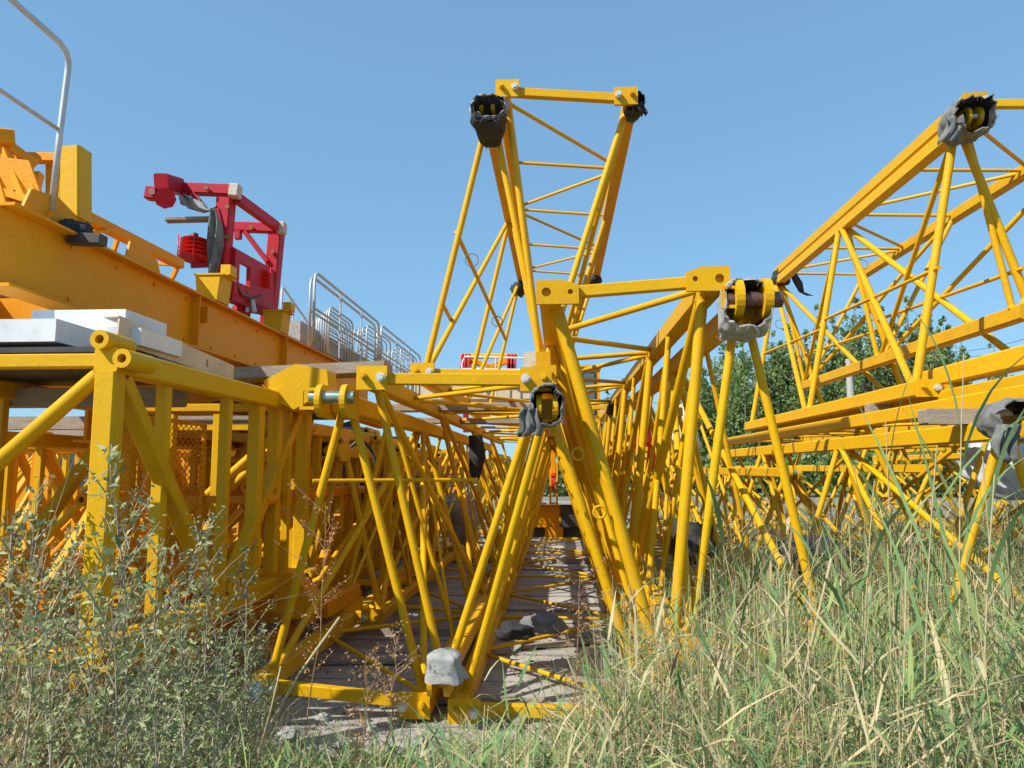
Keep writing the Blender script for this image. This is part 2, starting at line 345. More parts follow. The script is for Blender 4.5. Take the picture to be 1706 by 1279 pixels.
# eye rings of bent wire on braces
def ring(label, c, r=.045, m=Y_, w=.008, tilt=0):
    c = V(c); pts = [c+V((cos(t)*r, sin(t)*r*tilt, sin(t)*r)) for t in [2*pi*i/20 for i in range(20)]]
    o = MB().path(pts, w, 6, True).build('wire_ring', m); tag(o, label, 'wire ring', 'bent wire rings on the tubes')
ring('yellow ring of bent rod on the tube right of the grey cloth hood', P(963, 756, 4.9), .038)
ring('lower yellow ring of bent rod on the right leg of the central section', P(999, 853, 4.8), .038)
ring('thin wire coil on the leg left of the centre against the sky', P(786, 433, 6.1), .055, RUST, .004)
ring('thin wire coil twisted round the tube on the upper right section', P(1436, 440, 9.4), .07, RUST, .005, .4)
ring('thin wire coil hanging on the leg beyond the brown pin', P(1300, 540, 12.4), .08, RUST, .006, .4)
ring('thin wire coil at the crossing of tubes above the top bar', P(828, 535, 7.9), .055, RUST, .005)

# ------------------------------------------------------------------ cloth wraps
def hood(name, label, cat, c, rx, rz, depth, m, rag=.012, seed=0, tail=None, back=.55, inner=BLACK, flat=.8, drop=0, group='cloth hoods tied over the pin lugs'):
    c = V(c); n = 64; K = 20; rx *= .93; rz *= .93; outer = []; 
    for k in range(K+1):
        t = k/K; s = 1.0+.08*sin(t*pi)-(1-back)*max(0, t-.35)/.65
        ring_ = []
        for i in range(n):
            a = 2*pi*i/n; ca, sa = cos(a), sin(a)
            ex = (abs(ca)**flat)*(1 if ca > 0 else -1); ez = (abs(sa)**flat)*(1 if sa > 0 else -1)
            q = V((a*1.9, t*4, seed*7.3)); nz = noise.noise(V((ca*2.2+seed, sa*2.2, t*3)))*.16+noise.noise(V((ca*4, sa*4+seed, t*3)))*.05+.03*sin(t*17+ca*2.2+seed+sa)*min(1, t*4)+.05*abs(noise.noise(V((ca*5+seed, sa*5, t*9))))*min(1, t*5)+.02*noise.noise(V((ca*14, sa*14, t*16+seed)))
            y = c.y-depth*.35+depth*t + (noise.noise(V((ca*3, sa*3, seed+9)))*rag*5 if k == 0 else 0)
            ring_.append(V((c.x+ex*rx*s*(1+nz), y, c.z+ez*rz*s*(1+nz)-drop*t)))
        outer.append(ring_)
    mb = MB(); vs = [p for r_ in outer for p in r_]
    inn = [[c_in+(p-c_in)*.93 for p in r_] for r_ in outer for c_in in [sum(r_, V())/n]]
    fs = [[k*n+i, k*n+(i+1) % n, (k+1)*n+(i+1) % n, (k+1)*n+i] for k in range(K) for i in range(n)]
    mb.add(vs, fs, True, 0)
    vs2 = [p for r_ in inn for p in r_]; mb.add(vs2, [f[::-1] for f in fs], True, 1)
    rim = outer[0]+inn[0]; mb.add(rim, [[i, n+i, n+(i+1) % n, (i+1) % n] for i in range(n)], True, 0)
    if tail:
        for (x0, z0, x1, z1, w0, w1) in tail:
            S = 9; vv = []
            for j in range(S+1):
                t = j/S; cx = x0+(x1-x0)*t+.02*sin(t*5+seed); cz = z0+(z1-z0)*t; wd = w0+(w1-w0)*t
                for q in range(7):
                    u = q/6-.5; fold = .035*sin(u*14+t*3+seed)
                    yy = c.y-depth*.3+fold-.02; zz = cz+(random.uniform(-.03, .02) if j == S else 0)
                    vv.append(V((c.x+cx+u*wd, yy, c.z+zz)))
            vb = [v+V((0, .012, 0)) for v in vv]; M_ = len(vv)
            f = [[j*7+q, j*7+q+1, (j+1)*7+q+1, (j+1)*7+q] for j in range(S) for q in range(6)]
            per = [(j*7, (j+1)*7) for j in range(S)]+[((j+1)*7+6, j*7+6) for j in range(S)]+[(S*7+q, S*7+q+1) for q in range(6)]+[(q+1, q) for q in range(6)]
            mb.add(vv+vb, f+[[i+M_ for i in ff][::-1] for ff in f]+[[a, b, b+M_, a+M_] for a, b in per], True, 0)
    # frayed threads on the rim
    for i in range(60):
        p = outer[random.choice((0, 0, K))][random.randrange(n)]; d = V((random.uniform(-.03, .03), random.uniform(-.02, .01), random.uniform(-.05, .01)))
        mb.tube(p, p+d, .0018, 4, .0008)
    o = mb.build(name, [m, inner]); tag(o, label, cat, group); return o
def pxm(n, d): return n*d/F
hood('cloth_hood', 'black and white cloth hood over the topmost left lugs', 'cloth hood', P(815, 192, 6.02), .145, .125, .34, BLACK, seed=1, back=.6, drop=.12)
hood('cloth_hood', 'pale folded cloth edge draped on the topmost left lugs', 'cloth hood', P(815, 178, 5.96), .155, .10, .10, FELTL, seed=2, back=.95)
hood('cloth_hood', 'small black cloth wrapped round the top right corner against the sky', 'cloth hood', P(1056, 178, 6.25), .085, .10, .30, BLACK, seed=3, tail=[(.03, -.02, .06, -.12, .12, .06)])
hood('cloth_hood', 'grey cloth hood with long tail hanging left over the central top lugs', 'cloth hood', P(912, 676, 4.72), .105, .135, .25, FELT, seed=4, tail=[(-.09, -.02, -.13, -.19, .10, .16)], back=.8)
hood('cloth_hood', 'grey rimmed dark hood round the big lugs and brown pin', 'cloth hood', P(1240, 510, 4.62), .150, .155, .30, FELTL, seed=5, back=.85, flat=.6, drop=.06)
hood('cloth_hood', 'ragged grey felt bundled on the highest right hand lugs', 'cloth hood', P(1612, 200, 6.62), .19, .17, .36, FELT, seed=6, rag=.03, tail=[(-.17, -.02, -.22, -.24, .16, .16)], back=.8)
hood('cloth_hood', 'thick grey felt hood with a tail at the right picture edge', 'cloth hood', P(1690, 700, 4.72), .155, .125, .30, FELT, seed=8, tail=[(-.10, -.03, -.13, -.24, .14, .10)], back=.85)
def lump(label, c, rx, ry, rz, m, seed, name='cloth_bundle', cat='cloth'):
    mb = MB(); n, k = 22, 14; c = V(c); vs = []
    for j in range(k+1):
        ph = pi*j/k
        for i in range(n):
            a = 2*pi*i/n; d = V((sin(ph)*cos(a), sin(ph)*sin(a), cos(ph)))
            q = 1+.38*noise.noise(d*1.6+V((seed, 0, 0)))+.2*noise.noise(d*4+V((seed, 5, 0)))+.08*noise.noise(d*11)
            vs.append(c+V((d.x*rx*q, d.y*ry*q, max(d.z, -.75)*rz*q)))
    mb.add(vs, [[j*n+i, j*n+(i+1) % n, (j+1)*n+(i+1) % n, (j+1)*n+i] for j in range(k) for i in range(n)], True)
    o = mb.build(name, m); tag(o, label, cat); return o
mb = MB(); n, k = 40, 16; c = P(738, 1106, 4.62); vs = []
for j in range(k+1):
    t = j/k; wd = .088+.026*t+.004*sin(t*9); dp = .095+.02*t
    for i in range(n):
        a = 2*pi*i/n; ca, sa = cos(a), sin(a); ex = abs(ca)**.55*(1 if ca > 0 else -1); ey = abs(sa)**.55*(1 if sa > 0 else -1)
        sh = min(1, (t*5.5))**.5; fo = 1+.05*sin(a*5+2.2*sin(t*3))*t+.09*noise.noise(V((ca*2, sa*2, t*2.5)))+.08*abs(noise.noise(V((ca*4+3, sa*4, t*5))))
        vs.append(V((c.x+ex*wd*sh*fo+.02*t, c.y+ey*dp*sh*fo, c.z+.085-.17*t+.014*noise.noise(V((ca*3, sa*3, 7)))-(0 if j < k else .03*noise.noise(V((ca*4, sa*4, 2)))))))
mb.add(vs, [[j*n+i, (j+1)*n+i, (j+1)*n+(i+1) % n, j*n+(i+1) % n] for j in range(k) for i in range(n)], True)
tag(mb.build('cloth_cover', FELTL), 'pale grey cloth draped over the low joint above the bottom bar', 'cloth')
lump('small whitish cloth scrap at the lower left corner of the left section', P(424, 1160, 4.75), .05, .07, .085, PLAST, 5)
lump('grey rag on the boards under the central section', P(905, 1040, 6.2), .17, .12, .08, FELT, 7)
lump('dark rag on the boards left of the grey rag', P(858, 1052, 6.1), .15, .12, .07, BLACK, 9)
for i, (px, py, d, lb) in enumerate([(864, 482, 12.0, 'left'), (991, 466, 12.0, 'right')]):
    lump('black wrap at the far %s joint of the highest section' % lb, P(px, py, d), .12, .16, .13, BLACK, 11+i)
lump('black wrap at the joint behind the brown pin lugs', P(1300, 463, 12.6), .14, .2, .17, BLACK, 15)
lump('black wrap at the far end joint above the dense tubes', P(1028, 678, 13.3), .16, .25, .2, BLACK, 16)
def strap(label, pts, wd, m, cat='strap'):
    mb = MB(); vs = []; pts = [V(p) for p in pts]
    for j, p in enumerate(pts):
        w2 = wd*(1+.3*sin(j*2.1)); vs += [p+V((-w2/2, 0, 0)), p+V((w2/2, .02, 0)), p+V((w2/2, .035, 0)), p+V((-w2/2, .015, 0))]
    for j in range(len(pts)-1):
        o = j*4; mb.add([vs[o+k] for k in range(8)], [[k, (k+1) % 4, 4+(k+1) % 4, 4+k] for k in range(4)], True)
    o = mb.build('cloth_strap', m); tag(o, label, cat)
strap('black cloth strip hanging in the wind from the far upper joint', [P(1320, 452, 12.3), P(1330, 470, 12.3), P(1336, 486, 12.3), P(1350, 492, 12.3)], .12, BLACK)
strap('black strap knotted round the chord left of the brown pin', [P(1138, 500, 6.1), P(1142, 515, 6.08), P(1150, 545, 6.06), P(1160, 570, 6.06)], .022, BLACK)
strap('black cloth strip hanging inside the left lattice tunnel', [P(792, 725, 9), P(795, 760, 9), P(790, 800, 9)], .16, BLACK)
strap('dark strap hanging below the far joint at the right', [P(1440, 635, 9.6), P(1441, 650, 9.6)], .05, BLACK)
# ------------------------------------------------------------------ mast sections (left)
GM = 'orange mast sections behind the weeds'
def mast(label, x0, x1, z0, z1, y0, y1, m=YD, pw=.115, front=True, mesh=False, full=True):
    r = thing('mast_section', label, 'mast section', (x0, y0, z0), GM)
    X = (x0, x1); Z = (z0, z1); ym = y0+(y1-y0)*.46
    for x in X:
        for z in Z: part('chord', m, r, 'beam', (x, y0, z), (x, y1, z), pw*1.05, pw*1.1, (0, 0, 1))
        for y in (y0+.05, ym, y1-.05):
            part('post', m, r, 'beam', (x, y, z0+.06), (x, y, z1-.06), pw*(.95 if y != ym else .6), pw*(.9 if y != ym else .55), (0, 1, 0))
        part('diagonal', m, r, 'beam', (x, y0+.13, z1-.08), (x, ym-.05, z0+.06), pw*.75, pw*.8, (1, 0, 0))
        part('diagonal', m, r, 'beam', (x, y1-.25, z1-.08), (x, ym+.08, z0+.06), pw*.75, pw*.8, (1, 0, 0))
    for y in (y0+.05, y1-.05):
        for z in Z: part('cross_bar', m, r, 'beam', (x0-.05, y, z), (x1+.05, y, z), pw*.7, pw*.6, (0, 0, 1))
        part('diagonal', m, r, 'tube', (x0-.06, y, z1-.07), (x1+.06, y, z0+.07), .042, 12)
    for x in X:
        for z in Z:
            for y, s in ((y0, -1), (y1, 1)):
                for dx, dz in ((-.01, .1), (.115, 0)):
                    sg = 1 if x == x0 else -1; c = V((x+dx*sg*1.0, y, z+dz*(1 if z == z1 else -1)))
                    mb = MB(); mb.plate(circ(0, 0, .05, 20), [circ(0, 0, .024, 16)], c+V((0, s*-.10+s*.02, 0)), (1, 0, 0), (0, 0, 1), .26)
                    mb.v and mb.build('pin_sleeve', m, r)
                    mb = MB(); mb.tube(c+V((0, s*-.03, 0)), c+V((0, s*-.034, 0)), .024, 12); mb.build('bore_shade_disc', RUB, r)  # near-black disc inside the sleeve stands in for the shade of its bore
    return r
m1 = mast('large yellow mast section in front on the left with hollow pin sleeves at its corner', -2.34, -4.0, .66, 2.16, 3.72, 6.85, Y_, .12)
for yy, w_ in ((4.35, .07), (5.75, .10), (6.15, .10), (6.45, .06)):
    part('post', Y_, m1, 'beam', (-2.36, yy, .72), (-2.36, yy, 2.10), w_, w_, (0, 1, 0))
for xx in (-2.75, -3.15, -3.6):
    part('post', Y_, m1, 'beam', (xx, 6.8, .72), (xx, 6.8, 2.10), .08, .08, (0, 1, 0))
m2 = mast('orange mast section directly behind the front left one', -2.55, -4.2, .45, 2.0, 7.1, 10.1, m=Y_)
for yy in (7.9, 8.9, 9.4):
    part('post', Y_, m2, 'beam', (-2.57, yy, .5), (-2.57, yy, 1.95), .08, .08, (0, 1, 0)); part('diagonal', Y_, m2, 'beam', (-2.60, yy, 1.92), (-2.60, yy+.7, .5), .06, .06, (1, 0, 0))
m3 = mast('orange mast section third in line behind the weeds', -2.6, -4.25, .4, 2.0, 10.5, 13.5, m=Y_)
m4 = mast('orange mast section outermost left behind the weeds', -4.7, -6.2, .3, 1.85, 5.2, 8.2, m=Y_)
m5 = mast('orange mast section at the back left under the long girder', -4.7, -6.2, .3, 1.9, 8.6, 11.7)
m6 = mast('small orange mast section low between the left stacks', -2.45, -3.7, .15, 1.35, 5.9, 8.8, pw=.10)
m7 = mast('yellow mast section far behind the left stacks', -2.7, -4.3, .2, 1.9, 14, 17, Y_)
m8 = mast('orange mast section glimpsed far left at the back', -7.2, -8.8, .2, 1.9, 9.5, 12.6)
m9 = mast('narrow orange mast section behind the left jib section', -1.9, -2.45, .35, 1.8, 8.3, 11.4, pw=.10, m=Y_)
m10 = mast('orange mast section in the dark second row beyond the left edge', -7.3, -8.7, .2, 1.8, 6.0, 9.0, m=Y_)
m11 = mast('orange mast section furthest back in the left rows', -5.0, -6.6, .2, 1.9, 12.5, 15.5)
m12 = mast('yellow mast section standing far off behind the mesh panel', -9.2, -10.8, .2, 2.0, 13, 16, Y_)
m13 = mast('orange mast section behind the outermost left ones', -7.4, -9.0, .2, 1.9, 15.0, 18.0)
m14 = mast('faded mast section far behind on the left horizon', -11.5, -13.1, .2, 2.0, 16, 19, Y_)
m15 = mast('orange mast section close behind the front left posts', -3.0, -4.3, .2, 1.7, 8.9, 11.6, pw=.1, m=Y_)
lg = thing('lower_girder', 'dark ochre girder in the shade under the white panels', 'crane girder', (-4.3, 4, 1.7))
part('girder_web', YD, lg, 'box', (-4.32, 6.6, 1.86), (-4.29, 14, 2.14)); part('flange', YD, lg, 'box', (-4.42, 6.6, 2.141), (-4.19, 14, 2.165)); part('flange', YD, lg, 'box', (-4.42, 6.6, 1.835), (-4.19, 14, 1.859))
for k_, (xa, ya, za) in enumerate([(-6.4, 5.2, 2.05), (-6.8, 7.4, 2.0), (-7.4, 10.4, 2.05), (-8.0, 13.6, 2.05)]):
    lw = ['nearest', 'second', 'third', 'farthest'][k_]
    o = part('timber_bearer', WOOD, None, 'box', (xa, ya, za-.0), (-2.75, ya+.2, za+.13)); tag(o, lw+' dark timber bearer crossing the left stack under the girder', 'timber', 'timber bearers in the left stack')
steel_beam('deep ochre box beam packed between the left masts and the long girder', (-4.6, 5.7, 2.46), (-4.6, 13.4, 2.46), .3, .46, YD)
hp_ = thing('far_machine', 'dark ochre machine bodies closing the view behind the left stack', 'machine', (-9, 19.5, 0))
for xa, xb, zt in ((-15, -12.2, 2.6), (-12.0, -9.6, 2.3), (-9.4, -7.0, 2.75), (-6.8, -4.4, 2.4), (-4.2, -2.6, 2.1)):
    part('housing', YD, hp_, 'box', (xa, 20, .1), (xb, 22, zt), .03); part('skid', RUB, hp_, 'box', (xa-.05, 19.9, -.1), (xb+.05, 22.1, .099), .02)
    part('door_panel', RUB, hp_, 'box', (xa+.4, 19.96, .5), (xb-.5, 19.995, zt-.5), .01)
# arm with bevelled box end (yellow pentagonal plate)
r = thing('lifting_arm', 'yellow bent box arm beside the green pin, its upper face catching the sun', 'arm', (-2.1, 6.0, 2.0))
pts = [P(440, 634, 6.0), P(492, 606, 6.0), P(545, 616, 6.0), P(548, 650, 6.0), P(490, 682, 6.0), P(448, 664, 6.0)]
o0 = pts[0]; ol = [((p-o0).x, (p-o0).z) for p in pts]
mb = MB(); mb.plate(ol[::-1], [], o0+V((0, .12, 0)), (1, 0, 0), (0, 0, 1), .26); mb.build('box_end', Y_, r)
part('arm_beam', YD, r, 'beam', P(500, 650, 6.2), P(640, 700, 8.8), .18, .2, (0, 0, 1))
r = thing('base_foot', 'orange folded steel foot with a small white sticker behind the left tubes', 'steel foot', (-1.9, 5.9, .3))
pts = [P(425, 955, 6.2), P(492, 950, 6.2), P(545, 1010, 6.2), P(528, 1032, 6.2), P(450, 1012, 6.2)]
o0 = pts[0]; ol = [((p-o0).x, (p-o0).z) for p in pts]
mb = MB(); mb.plate(ol[::-1], [], o0, (1, 0, 0), (0, 0, 1), .24); mb.build('gusset', YD, r)
mb = MB(); mb.plate([(-.03, -.02), (.03, -.02), (.03, .02), (-.03, .02)], [], P(484, 997, 6.07), (.9, 0, -.3), (.3, 0, .9), .004); mb.build('sticker', PLAST, r)
part('arm_beam', YD, r, 'beam', P(535, 1015, 6.15), P(590, 985, 6.6), .13, .14, (0, 0, 1))
# bottom girders under the left stack
steel_beam('orange box girder low on the ground behind the leafy weeds', (-2.7, 4.4, .42), (-2.7, 12, .42), .2, .22, YD)
steel_beam('yellow rail lying on the ground at the far left behind weeds', (-4.6, 4.9, .25), (-1.9, 7.2, .33), .12, .12)
# green pin end lugs of left section are extra large
lugc = f1(px3((572, 672), (434, 1138), (706, 1168), 4.9)[0], 0)
for sx in (-.085, .075):
    rr = .105; pts = [(-.25, -rr), (0, -rr)]+[(rr*cos(t), rr*sin(t)) for t in [(-pi/2+pi*i/12) for i in range(1, 12)]]+[(0, rr), (-.25, rr)]
    mb = MB(); mb.plate(pts, [], lugc+V((sx, -.2, .0)), (0, -1, 0), (0, 0, 1), .035); mb.build('lug', Y_, s1)
part('pin', PINM, s1, 'tube', lugc+V((-.15, -.22, .02)), lugc+V((.135, -.22, .02)), .042, 20)
mb = MB(); mb.plate([(-.06, -.07), (.06, -.07), (.06, .07), (-.06, .07)], [[(-.04, -.05), (.04, -.05), (.04, .05), (-.04, .05)]], lugc+V((-.145, -.25, .01)), (1, 0, 0), (0, 0, 1), .02); mb.build('pin_keeper', Y_, s1)
# big lugs right
c5 = f5(px3((1240, 512), (1148, 1080), (1394, 1085), 4.8)[0], 0)
for sx in (-.095, .075):
    rr = .125; pts = [(-.25, -rr), (0, -rr)]+[(rr*cos(t), rr*sin(t)) for t in [(-pi/2+pi*i/12) for i in range(1, 12)]]+[(0, rr), (-.25, rr)]
    mb = MB(); mb.plate(pts, [], c5+V((sx, -.2, .01)), (0, -1, 0), (0, 0, 1), .05); mb.build('lug', Y_, s5)
part('pin', PINR, s5, 'tube', c5+V((-.16, -.22, .0)), c5+V((.17, -.22, .0)), .05, 20)
mb = MB(); mb.plate([(-.05, -.07), (.05, -.07), (.05, .07), (-.05, .07)], [[(-.03, -.05), (.03, -.05), (.03, .05), (-.03, .05)]], c5+V((-.15, -.26, .01)), (1, 0, 0), (0, 0, 1), .02); mb.build('pin_keeper', Y_, s5)
# ------------------------------------------------------------------ white sheets, cream channels, planks on the masts
def slab(name, label, cat, quad, th, m):
    """quad = four world points (top face), thickness down"""
    mb = MB(); q = [V(p) for p in quad]; lo = [p-V((0, 0, th)) for p in q]
    mb.add(q+lo, [[0, 1, 2, 3], [7, 6, 5, 4]]+[[i, (i+1) % 4+0, (i+1) % 4+4, i+4][::-1] for i in range(4)])
    o = mb.build(name, m); tag(o, label, cat); return o
def bx(x0, x1, y0, y1, z, sk_=0): return [(x0, y0, z), (x1, y0+sk_, z), (x1, y1+sk_, z), (x0, y1, z)]
slab('metal_panel', 'topmost white metal panel under the long ochre girder', 'panel', bx(-3.34, -2.72, 4.5, 5.0, 2.60, .0), .115, WHITE)
slab('metal_panel', 'second white metal panel of the stack under the girder', 'panel', bx(-3.36, -2.60, 4.4, 4.92, 2.475, .08), .11, WHITE)
slab('metal_panel', 'lowest white panel reaching the left picture edge', 'panel', bx(-4.6, -2.82, 4.0, 5.3, 2.44, .0), .13, WHITE)
r = thing('steel_channel', 'cream steel channel with small slots leaning on the front mast section', 'channel', P(180, 545, 4.9))
a, b = P(196, 548, 4.35), P(388, 622, 5.75)
d = (b-a).normalized(); upv = V((0, 0, 1)); n_ = d.cross(upv).normalized()
L_ = (b-a).length; sl_ = []
for t in (.18, .72): sl_.append([(L_*t+x*.012, y*.03) for x, y in ((-1, -.7), (0, -1), (1, -.7), (1, .7), (0, 1), (-1, .7))])
mb = MB(); mb.plate([(0, -.085), (L_, -.06), (L_, .06), (0, .085)], sl_, a, d, n_.cross(d), .012); mb.build('web', CREAM, r)
part('flange', CREAM, r, 'beam', a+n_*-.05+V((0, 0, .08)), b+n_*-.05+V((0, 0, .06)), .1, .012)
slab('underside_shade_sheet', 'added near-black board standing for the shaded underside below the white panels', 'board', bx(-4.6, -2.5, 3.95, 5.6, 2.27), .03, RUB)  # added sheet; the dark underside below the panels is put into its colour
slab('plank', 'grey plank lying across between girder and jib sections', 'plank', [P(385, 612, 6.6), P(640, 600, 6.6)+V((.0, 0, 0)), P(640, 600, 6.6)+V((0, .35, 0)), P(385, 612, 6.6)+V((0, .35, 0))], .1, WOOD)
o = part('plank', WOOD, None, 'beam', P(640, 680, 7.5), P(905, 678, 7.5), .2, .075); tag(o, 'long pale plank across the jib sections left of the central cloth hood', 'plank')
o = part('plank', WOOD, None, 'beam', P(620, 700, 9.2), P(870, 702, 9.2), .2, .07); tag(o, 'second plank across the sections, behind and below the long pale one', 'plank')
slab('hoop_frame', 'rusty slab on the masts behind the cloth', 'slab', bx(-3.6, -2.5, 7.6, 9.2, 2.3), .1, RUB).name = 'steel_tray'
# expanded metal mesh panel
def mesh_panel(label, x, y0, y1, z0, z1, s=.05):
    r = thing('mesh_panel', label, 'mesh panel', (x, y0, z0)); mb = MB(); W = y1-y0; H = z1-z0
    def seg(ax, az, bx_, bz):
        mb.beam((x, y0+ax, z0+az), (x, y0+bx_, z0+bz), .006, .004, (1, 0, 0))
    k = -H*1.6
    while k < W:
        for sg in (1, -1):
            a0 = max(0, k); a1 = min(W, k+H*1.6)
            if a1 > a0:
                z_a = (a0-k)/1.6; z_b = (a1-k)/1.6
                if sg < 0: z_a, z_b = H-z_a, H-z_b
                seg(a0, z_a, a1, z_b)
        k += s*1.6
    mb.build('wire_mesh', YD, r)
    mb = MB()
    for p, q in (((x, y0, z0), (x, y1, z0)), ((x, y0, z1), (x, y1, z1)), ((x, y0, z0), (x, y0, z1)), ((x, y1, z0), (x, y1, z1))): mb.beam(p, q, .03, .03)
    mb.build('frame', YD, r)
mesh_panel('ochre expanded metal panel standing inside the front left mast section', -2.85, 4.6, 5.9, 1.0, 1.95)
mesh_panel('rust coloured mesh panel half hidden in weeds at far left', -3.2, 3.9, 4.6, .55, 1.1, .04)
# ------------------------------------------------------------------ counter jib with girder, posts, handrail
cj = thing('counter_jib', 'long ochre plate girder frame lying on top of the left stack', 'crane girder', (-3.5, 3.0, 2.7))
GX = -3.46; ZT, ZB = 3.235, 2.72; y0, y1 = 4.3, 13.4
part('girder_web', YD, cj, 'box', (GX-.012, y0, ZB+.012), (GX+.012, y1, ZT-.012), .001)
part('flange', YD, cj, 'box', (GX-.11, y0, ZT-.012), (GX+.11, y1, ZT+.008), .002)
part('flange', YD, cj, 'box', (GX-.11, y0, ZB-.008), (GX+.11, y1, ZB+.012), .002)
for yy in (6.75, 9.05, 11.2): part('stiffener', YD, cj, 'box', (GX+.012, yy, ZB+.012), (GX+.1, yy+.012, ZT-.012), .001)
mb = MB()
part('flange', YD, cj, 'box', (-5.5, y0, ZT-.01), (-5.28, y1, ZT+.01), .002)
part('girder_web', YD, cj, 'box', (-5.402, y0, ZB), (-5.378, y1, ZT-.011), .001)
for yy in (4.6, 6.6, 8.6, 10.6, 12.6): part('cross_beam', YD, cj, 'box', (-5.37, yy, ZB+.1), (GX-.015, yy+.1, ZT-.05), .002)
part('deck', RUB, cj, 'box', (-5.2, 7.0, ZT-.045), (GX-.13, y1, ZT-.02), .001)
# trapezoid gussets on the top flange
for ya, yb in ((4.55, 5.35), (5.75, 6.35)):
    mb = MB(); L_ = yb-ya; mb.plate([(0, 0), (L_, 0), (L_*.82, .17), (L_*.45, .26), (L_*.12, .22)], [], (GX-.06, ya, ZT+.009), (0, 1, 0), (0, 0, 1), .02); mb.build('gusset', YD, cj)
# seats (open trapezoid boxes)
def seat(yy, xx=GX+.02):
    mb = MB(); w0, w1, h = .10, .125, .25; z = ZT+.012
    ol = [(-w0, 0), (w0, 0), (w1, h), (-w1, h)]
    mb.plate(ol, [], (xx, yy, z), (1, 0, 0), (0, 0, 1), .014)
    mb.plate(ol, [], (xx, yy+.26, z), (1, 0, 0), (0, 0, 1), .014)
    for sg in (-1, 1):
        mb.add([(xx+sg*w0, yy, z), (xx+sg*w0, yy+.26, z), (xx+sg*w1, yy+.26, z+h), (xx+sg*w1, yy, z+h), (xx+sg*(w0-.014), yy, z), (xx+sg*(w0-.014), yy+.26, z), (xx+sg*(w1-.014), yy+.26, z+h), (xx+sg*(w1-.014), yy, z+h)],
               [[0, 1, 2, 3], [7, 6, 5, 4], [0, 3, 7, 4], [1, 5, 6, 2], [3, 2, 6, 7]])
    mb.box((xx-w1-.01, yy-.02, z+h), (xx+w1+.04, yy+.28, z+h+.016), .002)
    mb.box((xx+.1, yy+.05, z+h+.016), (xx+.2, yy+.2, z+h+.12), .004)
    mb.build('bracket_seat', Y_, cj)
seat(7.05); seat(8.75)
# yellow post at far left, boxes of the A-frame foot
part('post', Y_, cj, 'beam', P(127, 368, 5.2), P(127, 250, 5.2), .15, .17, (0, 1, 0))
part('post_plate', Y_, cj, 'beam', P(90, 270, 5.35), P(90, 345, 5.35), .12, .03, (0, 1, 0))
part('cross_bar', YD, cj, 'beam', P(-40, 262, 5.3), P(112, 264, 5.3), .08, .07)
for a, b, w_ in (((-20, 228), (25, 232), .12), ((20, 245), (60, 275), .06)): part('foot_bar', YD, cj, 'beam', P(*a, 5.1), P(*b, 5.2), w_, w_)
for a, b, w_ in (((8, 250), (60, 370), .07), ((-10, 260), (30, 400), .1), ((62, 290), (40, 380), .08), ((-30, 310), (55, 335), .07), ((45, 290), (75, 350), .06)):
    part('foot_brace', YD, cj, 'beam', P(*a, 5.15), P(*b, 5.0), w_, w_*.8)
mb = MB(); pts = [P(0, 262, 5.08), P(50, 268, 5.08), P(72, 330, 5.08), P(60, 388, 5.08), P(20, 372, 5.08), P(0, 350, 5.08)]; o0 = pts[0]
ol = [((p-o0).x, (p-o0).z) for p in pts]; mb.plate(ol[::-1], [circ((P(30, 325, 5.08)-o0).x, (P(30, 325, 5.08)-o0).z, .045)], o0, (1, 0, 0), (0, 0, 1), .03); mb.build('foot_plate', YD, cj)
part('red_brace', RED, cj, 'beam', P(-5, 285, 5.2), P(30, 340, 5.2), .07, .06)
# slim upper beam on the far side
part('side_beam', YD, cj, 'beam', P(140, 360, 5.6), P(300, 440, 7.0), .09, .09)
part('side_bar', YD, cj, 'tube', P(150, 384, 5.8), P(180, 384, 5.8), .02)
part('side_bar', YD, cj, 'beam', P(225, 438, 7.0), P(305, 441, 7.0), .03, .03)
for a, b in (((297, 442), (276, 486)), ((198, 392), (185, 432))): part('side_post', YD, cj, 'beam', P(*a, 7.0), P(*b, 7.0), .04, .04)
# handrail (galvanised, bent)
hp = [P(84, 362, 4.85), P(100, 220, 4.85), P(113, 118, 4.85), P(114, 103, 4.84), P(110, 86, 4.80), P(99, 70, 4.74), P(20, 0, 4.45), P(-60, -60, 4.1)]
MB().path(hp, .021, 12).build('handrail', GALV, cj); MB().path([P(100, 217, 4.85), P(0, 150, 4.45), P(-60, 110, 4.2)], .015, 10).build('mid_rail', GALV, cj)
part('rail_socket', YD, cj, 'tube', P(77, 380, 4.83), P(84, 352, 4.83), .035, 14)
MB().path([P(68, 366, 4.78), P(76, 370, 4.77), P(88, 364, 4.78), P(92, 372, 4.78)], .005, 6).build('wire_tie', RUST, cj)
lump('dark cloth heap on the girder beside the rail post', P(125, 385, 5.0), .12, .1, .075, BLACK, 21)
o = part('rubber_block', RUB, None, 'beam', P(118, 398, 4.95), P(172, 400, 4.95), .1, .075); tag(o, 'black block on the girder beside the dark cloth', 'block')
for px, py, dd in ((300, 508, 6.9), (458, 598, 10.8)):
    MB().path([P(px+sx, py+sy, dd-.12) for sx, sy in ((-6, 8), (-2, -4), (6, 3), (12, -5), (20, 4), (8, 10))], .008, 6).build('wire_tie', RUST, cj)
    mb = MB(); mb.plate([(0, 0), (.2, 0), (0, -.16)], [], (GX+.06, dd, ZT-.01-.08), (0, 1, 0), (0, 0, 1), .09); mb.build('bracket', YD, cj)
